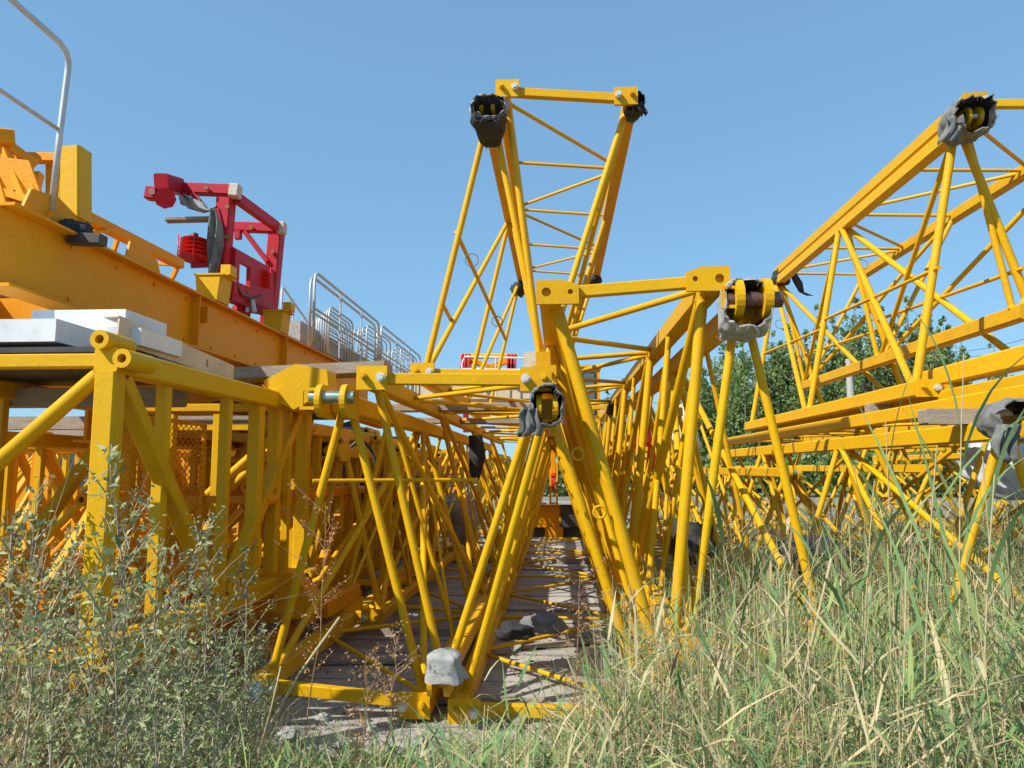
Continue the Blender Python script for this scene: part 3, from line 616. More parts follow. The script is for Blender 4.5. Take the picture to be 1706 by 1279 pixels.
# ------------------------------------------------------------------ red winch frame
rf = thing('red_frame', 'red steel pulley frame standing on the ochre girder', 'pulley frame', (-3.55, 8, 3.25))
RX = P(378, 320, 8.0).x
zt1 = P(378, 322, 8.0).z; zt2 = P(462, 378, 9.3).z; X2 = P(462, 378, 9.3).x
part('post', RED, rf, 'beam', P(362, 520, 8.0), (RX, 8.0, zt1), .17, .17, (0, 1, 0))
part('post', RED, rf, 'beam', P(446, 545, 9.3), (X2, 9.3, zt2), .17, .17, (0, 1, 0))
part('top_beam', RED, rf, 'beam', P(270, 313, 7.95), P(392, 318, 7.95), .12, .12)
part('top_beam', RED, rf, 'beam', P(388, 378, 9.25), P(474, 381, 9.25), .12, .12)
part('top_link', RED, rf, 'beam', P(395, 330, 8.0), P(470, 384, 9.3), .09, .12)
part('end_block', RED, rf, 'beam', P(268, 302, 7.5), P(296, 310, 7.9), .15, .17, (0, 0, 1))
part('end_block', RED, rf, 'beam', P(246, 322, 7.4), P(262, 324, 7.4), .12, .13)
mb = MB(); mb.tube(P(275, 330, 7.35), P(275, 330, 7.6), .11, 8); mb.build('end_hub', RED, rf)
mb = MB(); mb.tube(P(253, 319, 7.30), P(253, 319, 7.34), .03, 14); mb.build('end_pin', BOLT, rf)
part('hanger', RED, rf, 'beam', P(308, 322, 7.9), P(308, 340, 7.9), .08, .08, (0, 1, 0)); part('hanger', RED, rf, 'beam', P(397, 385, 9.2), P(397, 398, 9.2), .08, .08, (0, 1, 0))
part('brace', RED, rf, 'beam', P(320, 322, 7.9), P(345, 350, 7.9), .06, .06); part('brace', RED, rf, 'beam', P(408, 386, 9.2), P(446, 436, 9.2), .06, .06)
part('cross_bar', RED, rf, 'beam', P(360, 352, 8.3), P(360, 420, 8.3), .05, .05, (0, 1, 0))
# lower side plate between the posts with window
A_, B_ = P(382, 418, 8.05), P(450, 455, 9.25); C_ = P(374, 452, 8.05); 
d = (B_-A_).normalized(); H_ = .52; L_ = (B_-A_).length
mb = MB(); mb.plate([(0, -H_), (L_, -H_), (L_, 0), (0, 0)], [[(.12, -.36), (.42, -.36), (.42, -.12), (.12, -.12)]], A_+V((.05, 0, .02)), d, (0, 0, 1), .05); mb.build('side_plate', RED, rf)
part('lower_beam', RED, rf, 'beam', A_+V((0, 0, -H_)), B_+V((0, 0, -H_)), .12, .1); part('upper_beam', RED, rf, 'beam', A_, B_, .1, .1)
def sheaves(c, r, n, gap, m, nm='sheave', axis=V((0, .15, 1))):
    axis = axis.normalized(); c = V(c)
    for i in range(n):
        mb = MB(); p = c+axis*gap*(i-(n-1)/2); mb.tube(p-axis*.004, p+axis*.012, r*.86, 26, r); mb.tube(p+axis*.013, p+axis*gap*.55, r*.8, 20); mb.build(nm, m, rf)
RED2 = mat('bright_red_paint', (.72, .02, .015), .35, var=(.6, .02, .02), vscale=6)
sheaves(P(325, 418, 7.85), .165, 5, .048, RED2); sheaves(P(433, 466, 8.9), .13, 5, .04, RED2); sheaves(P(398, 484, 8.4), .12, 2, .05, PINM)
part('sheave_bracket', RED, rf, 'beam', P(318, 442, 7.85), P(365, 440, 8.0), .08, .05); part('sheave_cap', RUB, rf, 'tube', P(322, 399, 7.85), P(326, 388, 7.85), .06, 10, .03)
part('bottom_plate', RED, rf, 'beam', P(398, 512, 8.5), P(450, 520, 9.0), .2, .06)
part('bottom_fin', RED, rf, 'beam', P(392, 514, 8.4), P(415, 524, 8.6), .05, .12)
mb = MB(); mb.tube(P(408, 500, 8.5), P(412, 520, 8.5), .03, 12); mb.tube(P(420, 500, 8.5), P(424, 520, 8.5), .03, 12); mb.build('roller', GALV, rf)
part('foot_block', RED, rf, 'beam', P(448, 540, 9.2), P(462, 556, 9.6), .18, .18)
part('corner_wrap', WRED, rf, 'beam', P(385, 318, 7.87), P(399, 319, 7.87), .13, .145); part('corner_wrap', WRED, rf, 'beam', P(464, 380, 9.15), P(475, 380, 9.15), .13, .145)
steel_beam('long red beam slanting down behind the girder', P(452, 556, 9.3), P(562, 606, 12.4), .13, .12, RED)
o = part('plank', WOOD, None, 'beam', P(277, 367, 7.8), P(352, 365, 7.9), .12, .035); tag(o, 'thin white board sticking out left from the red frame', 'plank')
def drape(label, pts, m, wd, seed):
    mb = MB(); S = len(pts); vv = []
    for j, p in enumerate(pts):
        p = V(p)
        for q in range(7):
            u = q/6-.5; vv.append(p+V((u*wd[j], .05*sin(u*9+j*1.3+seed)+.03*noise.noise(V((j, q, seed))), .02*noise.noise(V((q, j*2, seed))))))
    vb = [v+V((0, .015, 0)) for v in vv]; M_ = len(vv)
    f = [[j*7+q, j*7+q+1, (j+1)*7+q+1, (j+1)*7+q] for j in range(S-1) for q in range(6)]
    per = [(j*7, (j+1)*7) for j in range(S-1)]+[((j+1)*7+6, j*7+6) for j in range(S-1)]
    mb.add(vv+vb, f+[[i+M_ for i in ff][::-1] for ff in f]+[[a, b, b+M_, a+M_] for a, b in per], True)
    o = mb.build('felt_cloth', m); tag(o, label, 'cloth')
drape('long grey felt cloth hanging down the left red post', [P(356, 348, 7.75), P(359, 375, 7.75), P(358, 405, 7.75), P(355, 435, 7.75), P(352, 462, 7.75), P(348, 480, 7.75)], FELT, [.06, .13, .15, .14, .11, .06], 1)
drape('grey felt cloth slung from the red top beam', [P(305, 325, 7.8), P(318, 335, 7.75), P(330, 346, 7.75), P(350, 352, 7.75)], FELTL, [.08, .22, .24, .18], 2)
# ------------------------------------------------------------------ guardrail frames
GR = 'galvanised guardrail frames stacked on the girder'
def rail_frame(label, a, b, zb, zt, bars=0, r=.021, loc=None):
    """hoop frame from a=(x,y) to b"""
    rt = thing('guardrail_frame', label, 'guardrail', (a[0], a[1], zb), GR); A = V((a[0], a[1], 0)); B = V((b[0], b[1], 0)); d = (B-A).normalized(); c = .12
    pts = [A+V((0, 0, zb)), A+V((0, 0, zt-c)), A+d*c*.3+V((0, 0, zt-c*.3)), A+d*c+V((0, 0, zt)), B-d*c+V((0, 0, zt)), B-d*c*.3+V((0, 0, zt-c*.3)), B+V((0, 0, zt-c)), B+V((0, 0, zb))]
    MB().path(pts, r, 8).build('hoop', GALV, rt)
    part('mid_bar', GALV, rt, 'tube', A+V((0, 0, (zb+zt)/2)), B+V((0, 0, (zb+zt)/2)), r*.8, 8)
    for i in range(bars):
        p = A+(B-A)*((i+1)/(bars+1)); part('upright', GALV, rt, 'tube', p+V((0, 0, zb)), p+V((0, 0, zt)), r*.7, 8)
    return rt
rb = XZ(525, 452, 9.9); zT = rb[1]; zB = zT-1.02; rx = rb[0]
rail_frame('nearest long guardrail hoop at the left end of the galvanised stack', (rx, 9.9), (rx, 13.6), zB, zT, 2)
rail_frame('second long guardrail hoop just behind the nearest', (rx-.09, 10.0), (rx-.09, 13.7), zB, zT-.03, 0)
rail_frame('far guardrail hoop of the galvanised stack', (rx, 13.8), (rx, 17.8), zB, zT, 2)
rail_frame('far guardrail hoop leaning behind its twin', (rx-.1, 13.9), (rx-.1, 17.5), zB, zT-.05, 1)
for i in range(7):
    rail_frame('narrow guardrail hoop standing', (rx-.10-.09*i, 10.9+.16*i), (rx-.10-.09*i, 12.2+.16*i), zB+.02, zT-.26, 0, .016)
for i in range(5):
    rail_frame('narrow guardrail hoop in', (rx-.07-.11*i, 13.0+.12*i), (rx-.07-.11*i, 14.9+.14*i), zB+.02, zT-.14, i % 2, .015)
for i in range(5):
    rail_frame('upright', (rx-.05-.12*i, 15.8+.12*i), (rx-.05-.12*i, 17.6+.1*i), zB+.02, zT-.08, 1, .015)
rail_frame('curved guardrail behind the red frame', (P(470, 476, 11.5).x, 11.5), (P(520, 500, 15).x, 15), zB, P(470, 476, 11.5).z, 2)
slab('wall_panel', 'rough grey concrete slab behind the guardrails', 'slab', bx(-4.3, -3.75, 10.6, 18, 3.75), .32, STONE)
# ------------------------------------------------------------------ machines far back in the centre
cab = thing('crane_cab', 'yellow operator cab with dark windows seen through the centre lattice', 'crane cab', (1.0, 22, 3))
cx0, cx1 = P(928, 650, 22).x, P(1000, 650, 22).x; cz1 = P(960, 612, 22).z; cz0 = P(960, 735, 22).z
part('cab_body', YD, cab, 'box', (cx0, 22, cz0), (cx1, 23.4, cz1), .03); part('cab_roof', YD, cab, 'box', (cx0-.06, 21.9, cz1+.002), (cx1+.06, 23.5, cz1+.06), .02)
for a, b in (((946, 630), (964, 690)), ((973, 622), (991, 690))):
    p, q = P(*a, 21.97), P(*b, 21.97); fr = MB().box((p.x-.05, 21.975, q.z-.05), (q.x+.05, 21.998, p.z+.05), .01).build('window_frame', RUB, cab)
    MB().box((p.x, 21.955, q.z), (q.x, 21.973, p.z), .005).build('window_glass', GLASS, fr)
pl = thing('slewing_platform', 'machine platform with two red sheaves and white railing behind the top bar', 'crane platform', (-2, 20, 2))
for px in (776, 852):
    c = P(px, 612, 20)
    mb = MB()
    for k in range(3): mb.tube(c+V((-.1+k*.09, 0, 0)), c+V((-.06+k*.09, 0, 0)), .38, 22)
    mb.build('red_sheave', RED2, pl)
    part('sheave_arm', RED, pl, 'beam', P(px, 592, 20.2), P(px, 720, 20.2), .12, .3, (0, 1, 0))
part('sheave_shaft', YD, pl, 'tube', P(768, 593, 20), P(862, 593, 20), .07)
part('curved_beam', YD, pl, 'beam', P(785, 600, 20.4), P(815, 612, 20.4), .2, .15); part('curved_beam', YD, pl, 'beam', P(815, 612, 20.4), P(848, 600, 20.4), .2, .15)
MB().path([P(770, 660, 19.5), P(770, 604, 19.5), P(774, 594, 19.5), P(900, 597, 19.5), P(940, 598, 19.5)], .025, 8).build('railing', WHITE, pl)
part('railing', WHITE, pl, 'tube', P(770, 614, 19.5), P(900, 616, 19.5), .02); 
for px in (826, 808, 890): part('railing_post', WHITE, pl, 'tube', P(px, 595, 19.5), P(px, 660, 19.5), .02)
part('switch_box', CREAM, pl, 'box', P(873, 628, 19.2), P(905, 585, 19.2)+V((0, .4, 0)), .02); part('switch_box', CREAM, pl, 'box', P(886, 612, 18.9), P(898, 590, 18.9)+V((0, .25, 0)), .02)
part('platform_deck', CREAM, pl, 'box', P(690, 665, 20), P(925, 632, 20)+V((0, 2, 0)), .02)
tb = thing('counterweight_box', 'ochre and black machine base closing the end of the central tunnel', 'machine base', (0, 17.2, 0))
part('upper_box', YD, tb, 'box', P(880, 878, 17.2), P(942, 842, 17.2)+V((0, .8, 0)), .02); part('black_cover', RUB, tb, 'box', P(934.0, 878, 17.15), P(975, 842, 17.15)+V((0, .8, 0)), .02)
part('lower_box', RUB, tb, 'box', P(870, 905, 17.3), P(985, 879, 17.3)+V((0, .8, 0)), .02); part('front_plate', YD, tb, 'box', P(908, 904, 17.1), P(938, 878, 17.1)+V((0, .1, 0)), .01)
part('ledge', GALV, tb, 'box', P(880, 840, 17.0), P(980, 837, 17.0)+V((0, .6, 0)), .005); part('foot_bar', YD, tb, 'box', P(880, 906, 17.0), P(985, 902, 17.0)+V((0, .1, 0)), .01)
sv = thing('pulley_block', 'narrow red pulley hanging in the middle of the central section', 'pulley', P(921, 800, 12))
part('pulley_wheel', RED2, sv, 'tube', P(919, 803, 12), P(924, 803, 12), .16, 22); part('pulley_hanger', YD, sv, 'beam', P(922, 790, 12), P(922, 735, 12), .08, .08, (0, 1, 0))
for a, b_, w_ in (((917, 770), (917, 842), .03), ((928, 770), (928, 842), .03)): part('pulley_frame', YD, sv, 'beam', P(*a, 12.2), P(*b_, 12.2), w_, w_, (0, 1, 0))
# clutter behind the lattice: machine housings, bags, hoses
for i, (px, py, d, sx, sy, sz, m, nm, lb) in enumerate([
        (770, 860, 12.5, .3, .3, .5, FELTL, 'sack', 'pale woven sack behind the left lattice tunnel'),
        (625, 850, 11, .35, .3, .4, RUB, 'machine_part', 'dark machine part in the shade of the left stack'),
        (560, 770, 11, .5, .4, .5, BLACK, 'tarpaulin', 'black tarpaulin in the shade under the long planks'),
        (1350, 930, 6.8, .45, .3, .16, BLACK, 'tarpaulin', 'black plastic heap deep in the reeds'),
        (1690, 780, 8.6, .5, .4, .35, PLAST, 'tarpaulin', 'grey plastic sheet bundle behind the right edge section'),
        (1075, 742, 12, .15, .15, .4, RED2, 'valve_block', 'red and orange machine part behind the dense tubes'),
        (1140, 730, 14, .25, .2, .55, CREAM, 'sack', 'cream sack standing beyond the dense tubes'),
        (1150, 905, 6.5, .2, .2, .2, BLACK, 'tyre_scrap', 'dark scrap on the ground among the reeds')]):
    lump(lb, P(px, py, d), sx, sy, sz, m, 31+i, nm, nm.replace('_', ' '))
r = thing('steel_grille', 'galvanised grille standing in the left lattice tunnel', 'grille', P(640, 900, 11))
for px in range(640, 790, 16): part('bar', GALV, r, 'tube', P(px, 795, 11), P(px, 838, 11), .012, 6)
for py in (793, 812, 838): part('rail', GALV, r, 'tube', P(630, py, 11), P(795, py-4, 11), .016, 6)
o = MB().path([P(600+45*cos(t)*.6, 790-55*sin(t), 7.6) for t in [i*pi/12 for i in range(0, 14)]], .018, 8).build('rubber_hose', RUB); tag(o, 'black rubber hose looping behind the left tubes', 'hose')
for i, (px, py, d, s_) in enumerate([(575, 1240, 4.15, .05), (250, 1180, 4.2, .05), (540, 1195, 4.3, .04), (480, 1225, 4.1, .06), (700, 1235, 4.1, .04), (620, 1215, 4.3, .035), (820, 1238, 4.15, .045)]):
    lump('pale stone on the sand in front, among short grass', P(px, py, d), s_, s_, s_*.6, STONE, 50+i, 'stone', 'stone')['group'] = 'pale stones on the sand'
o = slab('paper_scrap', 'white paper scrap on the sand below the bottom bar', 'paper', [P(560, 1243, 4.2)+V((0, 0, .05)), P(592, 1246, 4.2)+V((0, 0, .03)), P(588, 1243, 4.3)+V((0, 0, .03)), P(562, 1240, 4.3)+V((0, 0, .06))], .004, PLAST)
# timber sleepers under sections
for yy, lb in ((7.2, 'nearest'), (12.8, 'farthest')):
    o = part('timber_sleeper', WOOD, None, 'box', (-2.3, yy, .03), (1.3, yy+.16, .10), .01); tag(o, '%s timber sleeper under the centre jib sections' % lb, 'timber')
# ------------------------------------------------------------------ pole, wires
pp = thing('utility_pole', 'pale concrete pole before the trees', 'pole', (0, 0, 0)); a = P(1417, 655, 48)
a0 = V((a.x, a.y, 0)); part('shaft', STONE, pp, 'tube', a0, (a.x, a.y, P(1415, 598, 48).z), .28, 12, .2); part('cross_arm', STONE, pp, 'beam', P(1408, 603, 48), P(1423, 603, 48), .12, .12)
pw = thing('power_line', 'thin dark overhead wires at the right beyond the trees', 'power line', (0, 0, 0))
for a, b in (((1560, 586), (1760, 548)), ((1560, 596), (1760, 562)), ((1560, 600), (1760, 572)), ((1560, 612), (1760, 590)), ((1560, 616), (1760, 598))):
    A, B = P(*a, 75), P(*b, 55); pts = [A.lerp(B, t/8)-V((0, 0, .5*sin(pi*t/8))) for t in range(9)]; MB().path(pts, .022, 5).build('wire', RUB, pw)
# ------------------------------------------------------------------ trees
def tree(label, x, y, h, w_, seed, dens=1.0, col=(t1, t2, t3)):
    rnd = random.Random(seed); rt = thing('poplar_tree', label, 'tree', (x, y, 0), 'poplar trees beyond the yard')
    mb = MB(); mb.tube((x, y, -.2), (x, y, h*.55), h*.014, 8, h*.008); mb.tube((x, y, h*.55), (x+rnd.uniform(-.2, .2), y, h*.95), h*.008, 6, .02)
    clumps = []; nsh = rnd.randint(5, 8)
    shoots = [(0, 0, 1.0)]+[(cos(a)*w_*rnd.uniform(.3, .75), sin(a)*w_*rnd.uniform(.3, .75), rnd.uniform(.55, .93)) for a in [rnd.uniform(0, 2*pi) for _ in range(nsh)]]
    for sx, sy, tp in shoots:
        mb.tube((x, y, h*.12), (x+sx, y+sy, h*tp*.92), .07, 5, .015)
        m = int(15*tp)+4
        for j in range(m):
            t = .04+tp*.96*(j+rnd.random())/m; f = min(1, (tp-t)/(.35*tp)+.10)
            rr = w_*.40*f; g = t/tp; c = V((x+sx*g+rnd.gauss(0, .25)*rr*2, y+sy*g+rnd.gauss(0, .25)*rr*2, h*t)); clumps.append((c, max(.22, rr*rnd.uniform(.6, 1.15))))
    mb.build('trunk', BARK, rt)
    lf = MB()
    for c, r_ in clumps:
        tone = rnd.choice((0, 0, 1, 2))
        for j in range(int((34+70*r_)*dens)):
            d = V((rnd.gauss(0, 1), rnd.gauss(0, 1), rnd.gauss(0, 1.7))); d = d/max(d.length, .1)*r_*rnd.uniform(.1, 1.15); p = c+d
            s = rnd.uniform(.07, .15); u = V((rnd.gauss(0, 1), rnd.gauss(0, 1), rnd.gauss(0, 1))).normalized(); v_ = u.cross(V((rnd.gauss(0, 1), rnd.gauss(0, 1), .3))).normalized()
            lf.add([p-u*s, p+v_*s*.7, p+u*s, p-v_*s*.7], [[0, 1, 2, 3]], False, tone if rnd.random() < .6 else rnd.choice((0, 1, 2)))
    lf.build('crown', list(col), rt)
TR = [(1186, 610, 61, 2.0), (1222, 590, 62, 2.2), (1262, 600, 60, 2.2), (1300, 575, 62, 2.3), (1342, 560, 61, 2.2), (1408, 545, 60, 2.3), (1448, 540, 62, 2.2), (1490, 545, 60, 2.3), (1528, 540, 60, 2.2), (1012, 652, 75, 2.2), (1040, 640, 75, 2.2), (1165, 600, 58, 2.4), (1205, 575, 58, 2.6), (1237, 560, 55, 2.7), (1285, 585, 58, 2.6), (1318, 545, 56, 2.8), (1362, 528, 55, 2.8), (1392, 540, 58, 2.8), (1425, 508, 55, 3.0), (1470, 528, 58, 2.7), (1508, 512, 56, 2.9), (1548, 505, 56, 2.7), (1572, 540, 60, 2.2), (1600, 562, 66, 1.6), (1655, 575, 85, 2.2), (1120, 640, 70, 2.2), (1140, 615, 64, 2.3)]
TL = ['small', 'slim', 'bushy', 'broad', 'tall']
for i, (px, py, d, w_) in enumerate(TR):
    p = P(px, py, d); rel = ['first', 'second', 'third', 'fourth', 'fifth', 'sixth', 'seventh', 'eighth', 'ninth', 'tenth', 'eleventh', 'twelfth', 'thirteenth', 'fourteenth', 'fifteenth', 'sixteenth', 'seventeenth', 'eighteenth', 'nineteenth', 'twentieth', 'twenty-first', 'twenty-second', 'twenty-third', 'twenty-fourth', 'twenty-fifth', 'twenty-sixth', 'twenty-seventh'][sorted(t[0] for t in TR).index(px)]
    tree('%s %s poplar from the left in the tree row behind the yard' % (rel, ('green' if i % 2 else 'dark green')), p.x, p.y, p.z*1.06, w_*1.12, i+3)
# ------------------------------------------------------------------ vegetation
def blade(mb, p, h, w_, az, lean, curl, mi, seg=4, rnd=random):
    d = V((cos(az), sin(az), 0)); side = V((-sin(az), cos(az), 0)); a2 = rnd.uniform(0, pi); side = side*cos(a2)+d*sin(a2)*.6; vs = []
    for k in range(seg+1):
        t = k/seg; ang = lean+curl*t; q = p+V((0, 0, 1))*h*t*cos(ang)+d*h*t*sin(ang); ww = w_*(1-t**1.8)*(.6+.8*min(1, t*3)) if k < seg else 0
        if k < seg: vs += [q-side*ww/2, q+side*ww/2]
        else: vs.append(q)
    fs = [[2*k, 2*k+1, 2*k+3, 2*k+2] for k in range(seg-1)]+[[2*seg-2, 2*seg-1, 2*seg]]
    mb.add(vs, fs, True, mi)
def spot_ok(x, y): return True
rnd = random.Random(5)
# right hand grass mass
mb = MB()
def interp(x, pts):
    if x <= pts[0][0]: return pts[0][1]
    for (x0, y0_), (x1_, y1_) in zip(pts, pts[1:]):
        if x <= x1_: return y0_+(y1_-y0_)*(x-x0)/(x1_-x0)
    return pts[-1][1]
def gh(x, y):    # height of the grass: low by the boards, shoulder high to the right
    a = x/y
    d = interp(a, [(-.36, .335), (-.17, .325), (-.12, .295), (0, .29), (.04, .25), (.075, .16), (.11, .15), (.18, .125), (.25, .085), (.4, .075), (.6, .06)])
    if y > 5: d = max(.03, d-.045)
    return max(.06, (1.6-d*y)*(.92+.32*noise.noise(V((x*1.1, y*1.1, 4)))))
def sprig(mb, p, h, rnd):
    """a grass stem with stiff narrow leaves leaving it at about 45 degrees"""
    az = rnd.uniform(0, 2*pi); le = rnd.gauss(0, .16)+rnd.choice((0, 0, .35)); top = p+V((cos(az)*sin(le), sin(az)*sin(le), cos(le)))*h
    wv = V((sin(az), -cos(az), 0))*.0022; dry_ = rnd.random() < .30+.9*noise.noise(V((p.x*.9, p.y*.9, 12))); mi = 2 if dry_ else rnd.choice((0, 0, 1)); mb.add([p-wv, p+wv, top+wv*.4, top-wv*.4], [[0, 1, 2, 3]], True, 2 if rnd.random() < .6 else mi)
    nl = rnd.randint(5, 9); a0 = rnd.uniform(0, 2*pi)
    for j in range(nl):
        t = .25+.72*j/nl; q = p.lerp(top, t); blade(mb, q, rnd.uniform(.10, .27), rnd.uniform(.006, .013), a0+j*pi+rnd.uniform(-.6, .6), rnd.uniform(.45, 1.0), rnd.uniform(-.1, .7), mi if rnd.random() < .8 else rnd.choice((0, 1, 2, 3)), 3, rnd)
def rpos():
    y = 1.9+9.5*rnd.random()**1.25; u = rnd.uniform(.0, .80)
    if y < 4.1 and rnd.random() < .50: u = rnd.uniform(-.42, .1)
    return u*y, y
n_s = 0
while n_s < 8200:
    x, y = rpos()
    if x < .42+.02*y and y > 3.95: continue
    if noise.noise(V((x*2.3, y*2.3, 1)))+.3*noise.noise(V((x*6, y*6, 2))) < rnd.uniform(-.45, .12): continue
    sprig(mb, V((x, y, gz(x, y)-.02)), gh(x, y)*rnd.uniform(.55, 1.08), rnd); n_s += 1
for i in range(10000):
    x, y = rpos()
    if x < .42+.02*y and y > 3.95: continue
    mi = rnd.choices((0, 1, 2, 3), (3.4, 3.0, 2.4, .8))[0]
    blade(mb, V((x, y, gz(x, y)-.02)), gh(x, y)*rnd.uniform(.3, .9), rnd.uniform(.004, .011), rnd.uniform(0, 2*pi), rnd.uniform(.0, .5), rnd.uniform(.1, 1.3), mi, 4, rnd)
# broken dry litter lying between the stalks
for i in range(15000):
    x, y = rpos()
    if x < .42+.02*y and y > 3.95: continue
    z = gz(x, y)+rnd.random()**1.3*gh(x, y)*.75
    a = rnd.uniform(0, 2*pi); l = rnd.uniform(.06, .30); d = V((cos(a), sin(a), rnd.uniform(-.7, .8)))*l; p = V((x, y, z)); wv = V((rnd.uniform(-.004, .004), 0, rnd.uniform(.003, .007)))
    mb.add([p, p+d*.5+V((0, 0, .02)), p+d, p+d*.5+wv+V((0, 0, .02))], [[0, 1, 2, 3]], False, rnd.choices((0, 1, 2, 3), (2.2, 2, 4, 1.4))[0])
tag(mb.build('grass', [r1, r2, r3, r4]), 'tangled green and straw coloured grass filling the right foreground', 'grass', kind='stuff')
# centre and front grass
mb = MB()
for i in range(13000):
    x = rnd.uniform(-1.7, 1.6); y = rnd.uniform(2.3, 4.7)
    if noise.noise(V((x*1.7, y*1.7, 5))) < -.25 : continue
    lim = max(.03, 1.6-(y*470/F) - .03); e = .26 if x < -.1 else .42
    h = rnd.uniform(.12, 1)*e*(1.5 if y < 3.1 else 1)
    if y > 4.3 and x < .35: h *= .5
    mi = rnd.choices((0, 1, 2, 3), (3, 3, 3.5, 1))[0]
    blade(mb, V((x, y, gz(x, y)-.01)), h, rnd.uniform(.003, .008), rnd.uniform(0, 2*pi), rnd.uniform(0, .6), rnd.uniform(.2, 1.2), mi, 3, rnd)
for i in range(9000):
    y = rnd.uniform(1.9, 3.7); x = rnd.uniform(-.55*y, .5*y)
    if noise.noise(V((x*2.1, y*2.1, 8))) < -.3: continue
    h = rnd.uniform(.2, .5)*(1.15 if x > .1 else .85)
    blade(mb, V((x, y, gz(x, y)-.01)), h, rnd.uniform(.003, .008), rnd.uniform(0, 2*pi), rnd.uniform(0, .6), rnd.uniform(.2, 1.3), rnd.choices((0, 1, 2, 3), (2.5, 3, 4, 1))[0], 4, rnd)
for i in range(6000):
    y = rnd.uniform(3.7, 5.2); x = rnd.uniform(.25, 2.3); e = min(1, (x-.1)/.9)
    blade(mb, V((x, y, gz(x, y)-.01)), rnd.uniform(.3, 1.0)*(.42+.55*e), rnd.uniform(.004, .011), rnd.uniform(0, 2*pi), rnd.uniform(0, .6), rnd.uniform(.2, 1.3), rnd.choices((0, 1, 2, 3), (3, 3, 3.5, 1))[0], 4, rnd)
tag(mb.build('grass', [r1, r2, r3, r4]), 'short sparse grass on the sand in front of the bottom bar', 'grass', kind='stuff')
mb = MB()
for i in range(9000):
    y = 9+26*rnd.random()**1.4; x = rnd.uniform(-.9*y, .95*y)
    if -2.6 < x < 1.6 and y < 22: continue
    if noise.noise(V((x*.4, y*.4, 9))) < -.25: continue
    blade(mb, V((x, y, gz(x, y)-.02)), rnd.uniform(.3, 1.0), rnd.uniform(.02, .05), rnd.uniform(0, 2*pi), rnd.uniform(0, .5), rnd.uniform(.2, 1.2), rnd.choices((0, 1, 2, 3), (2, 3, 3.5, 1.5))[0], 3, rnd)
tag(mb.build('grass', [r1, r2, r3, r4]), 'rough grass growing between the far rows of steel', 'grass', kind='stuff')
mb = MB()
for i in range(34000):
    x = rnd.uniform(-60, 62); y = 46+5*noise.noise(V((x*.08, 0, 3)))+rnd.uniform(-1.5, 1.5); top = 2.3+1.5*noise.noise(V((x*.22, 1, 1)))+.7*noise.noise(V((x*.9, 1, 4)))
    if x < 2: top *= .8
    p = V((x, y, top*rnd.random()**.8)); s_ = rnd.uniform(.12, .25); u = V((rnd.gauss(0, 1), rnd.gauss(0, 1), rnd.gauss(0, 1))).normalized(); v_ = u.cross(V((rnd.gauss(0, 1), rnd.gauss(0, 1), .3))).normalized()
    mb.add([p-u*s_, p+v_*s_*.7, p+u*s_, p-v_*s_*.7], [[0, 1, 2, 3]], False, rnd.choices((0, 1, 2), (3, 2, 2))[0])
tag(mb.build('scrub', [t1, t2, t3]), 'low green scrub closing the view at the foot of the poplars', 'bushes', kind='stuff')
# left ground cover of small leaves
def leaf(mb, p, s, mi, rnd, asp=.45):
    u = V((rnd.gauss(0, 1), rnd.gauss(0, 1), rnd.gauss(0, .7))).normalized(); v_ = u.cross(V((rnd.gauss(0, 1), rnd.gauss(0, 1), rnd.gauss(0, 1)))).normalized(); n_ = u.cross(v_)
    mb.add([p, p+u*s*.5+v_*s*asp*.5+n_*s*.1, p+u*s, p+u*s*.5-v_*s*asp*.5+n_*s*.1], [[0, 1, 2, 3]], True, mi)
mb = MB()
for i in range(85000):
    y = 1.9+4.6*rnd.random()**1.1; x = -rnd.uniform(.62+.0*y, .78*y+.8); u_ = x/y
    if u_ > (-.41 if y > 3.5 else -.32)+.03*noise.noise(V((x*4, y*4, 0))): continue
    nn = noise.noise(V((x*1.6, y*1.6, 2))); top = (.42+.5*nn)*min(1, (-x-.35)/1.0)
    if y < 3.2: top *= .95
    if top < .06: continue
    z = gz(x, y)+top*rnd.random()**.7; mi = rnd.choices((0, 1, 2, 3), (3.2, 3.0, 2.0, 1.8))[0]
    leaf(mb, V((x, y, z)), rnd.uniform(.010, .034), mi, rnd, .4)
for i in range(11000):
    y = 1.9+4.6*rnd.random()**1.1; x = -rnd.uniform(.34*y+.1, .78*y+.8); nn = noise.noise(V((x*1.6, y*1.6, 2))); h = (.5+.5*nn)*rnd.uniform(.4, 1.1)
    if h > .05: blade(mb, V((x, y, gz(x, y))), h, rnd.uniform(.002, .006), rnd.uniform(0, 2*pi), rnd.uniform(0, .35), rnd.uniform(0, .6), rnd.choice((0, 1, 3, 3)), 3, rnd)
tag(mb.build('ground_cover', [g1, g2, g3, r3]), 'low grey green leafy weeds covering the left foreground', 'weeds', kind='stuff')
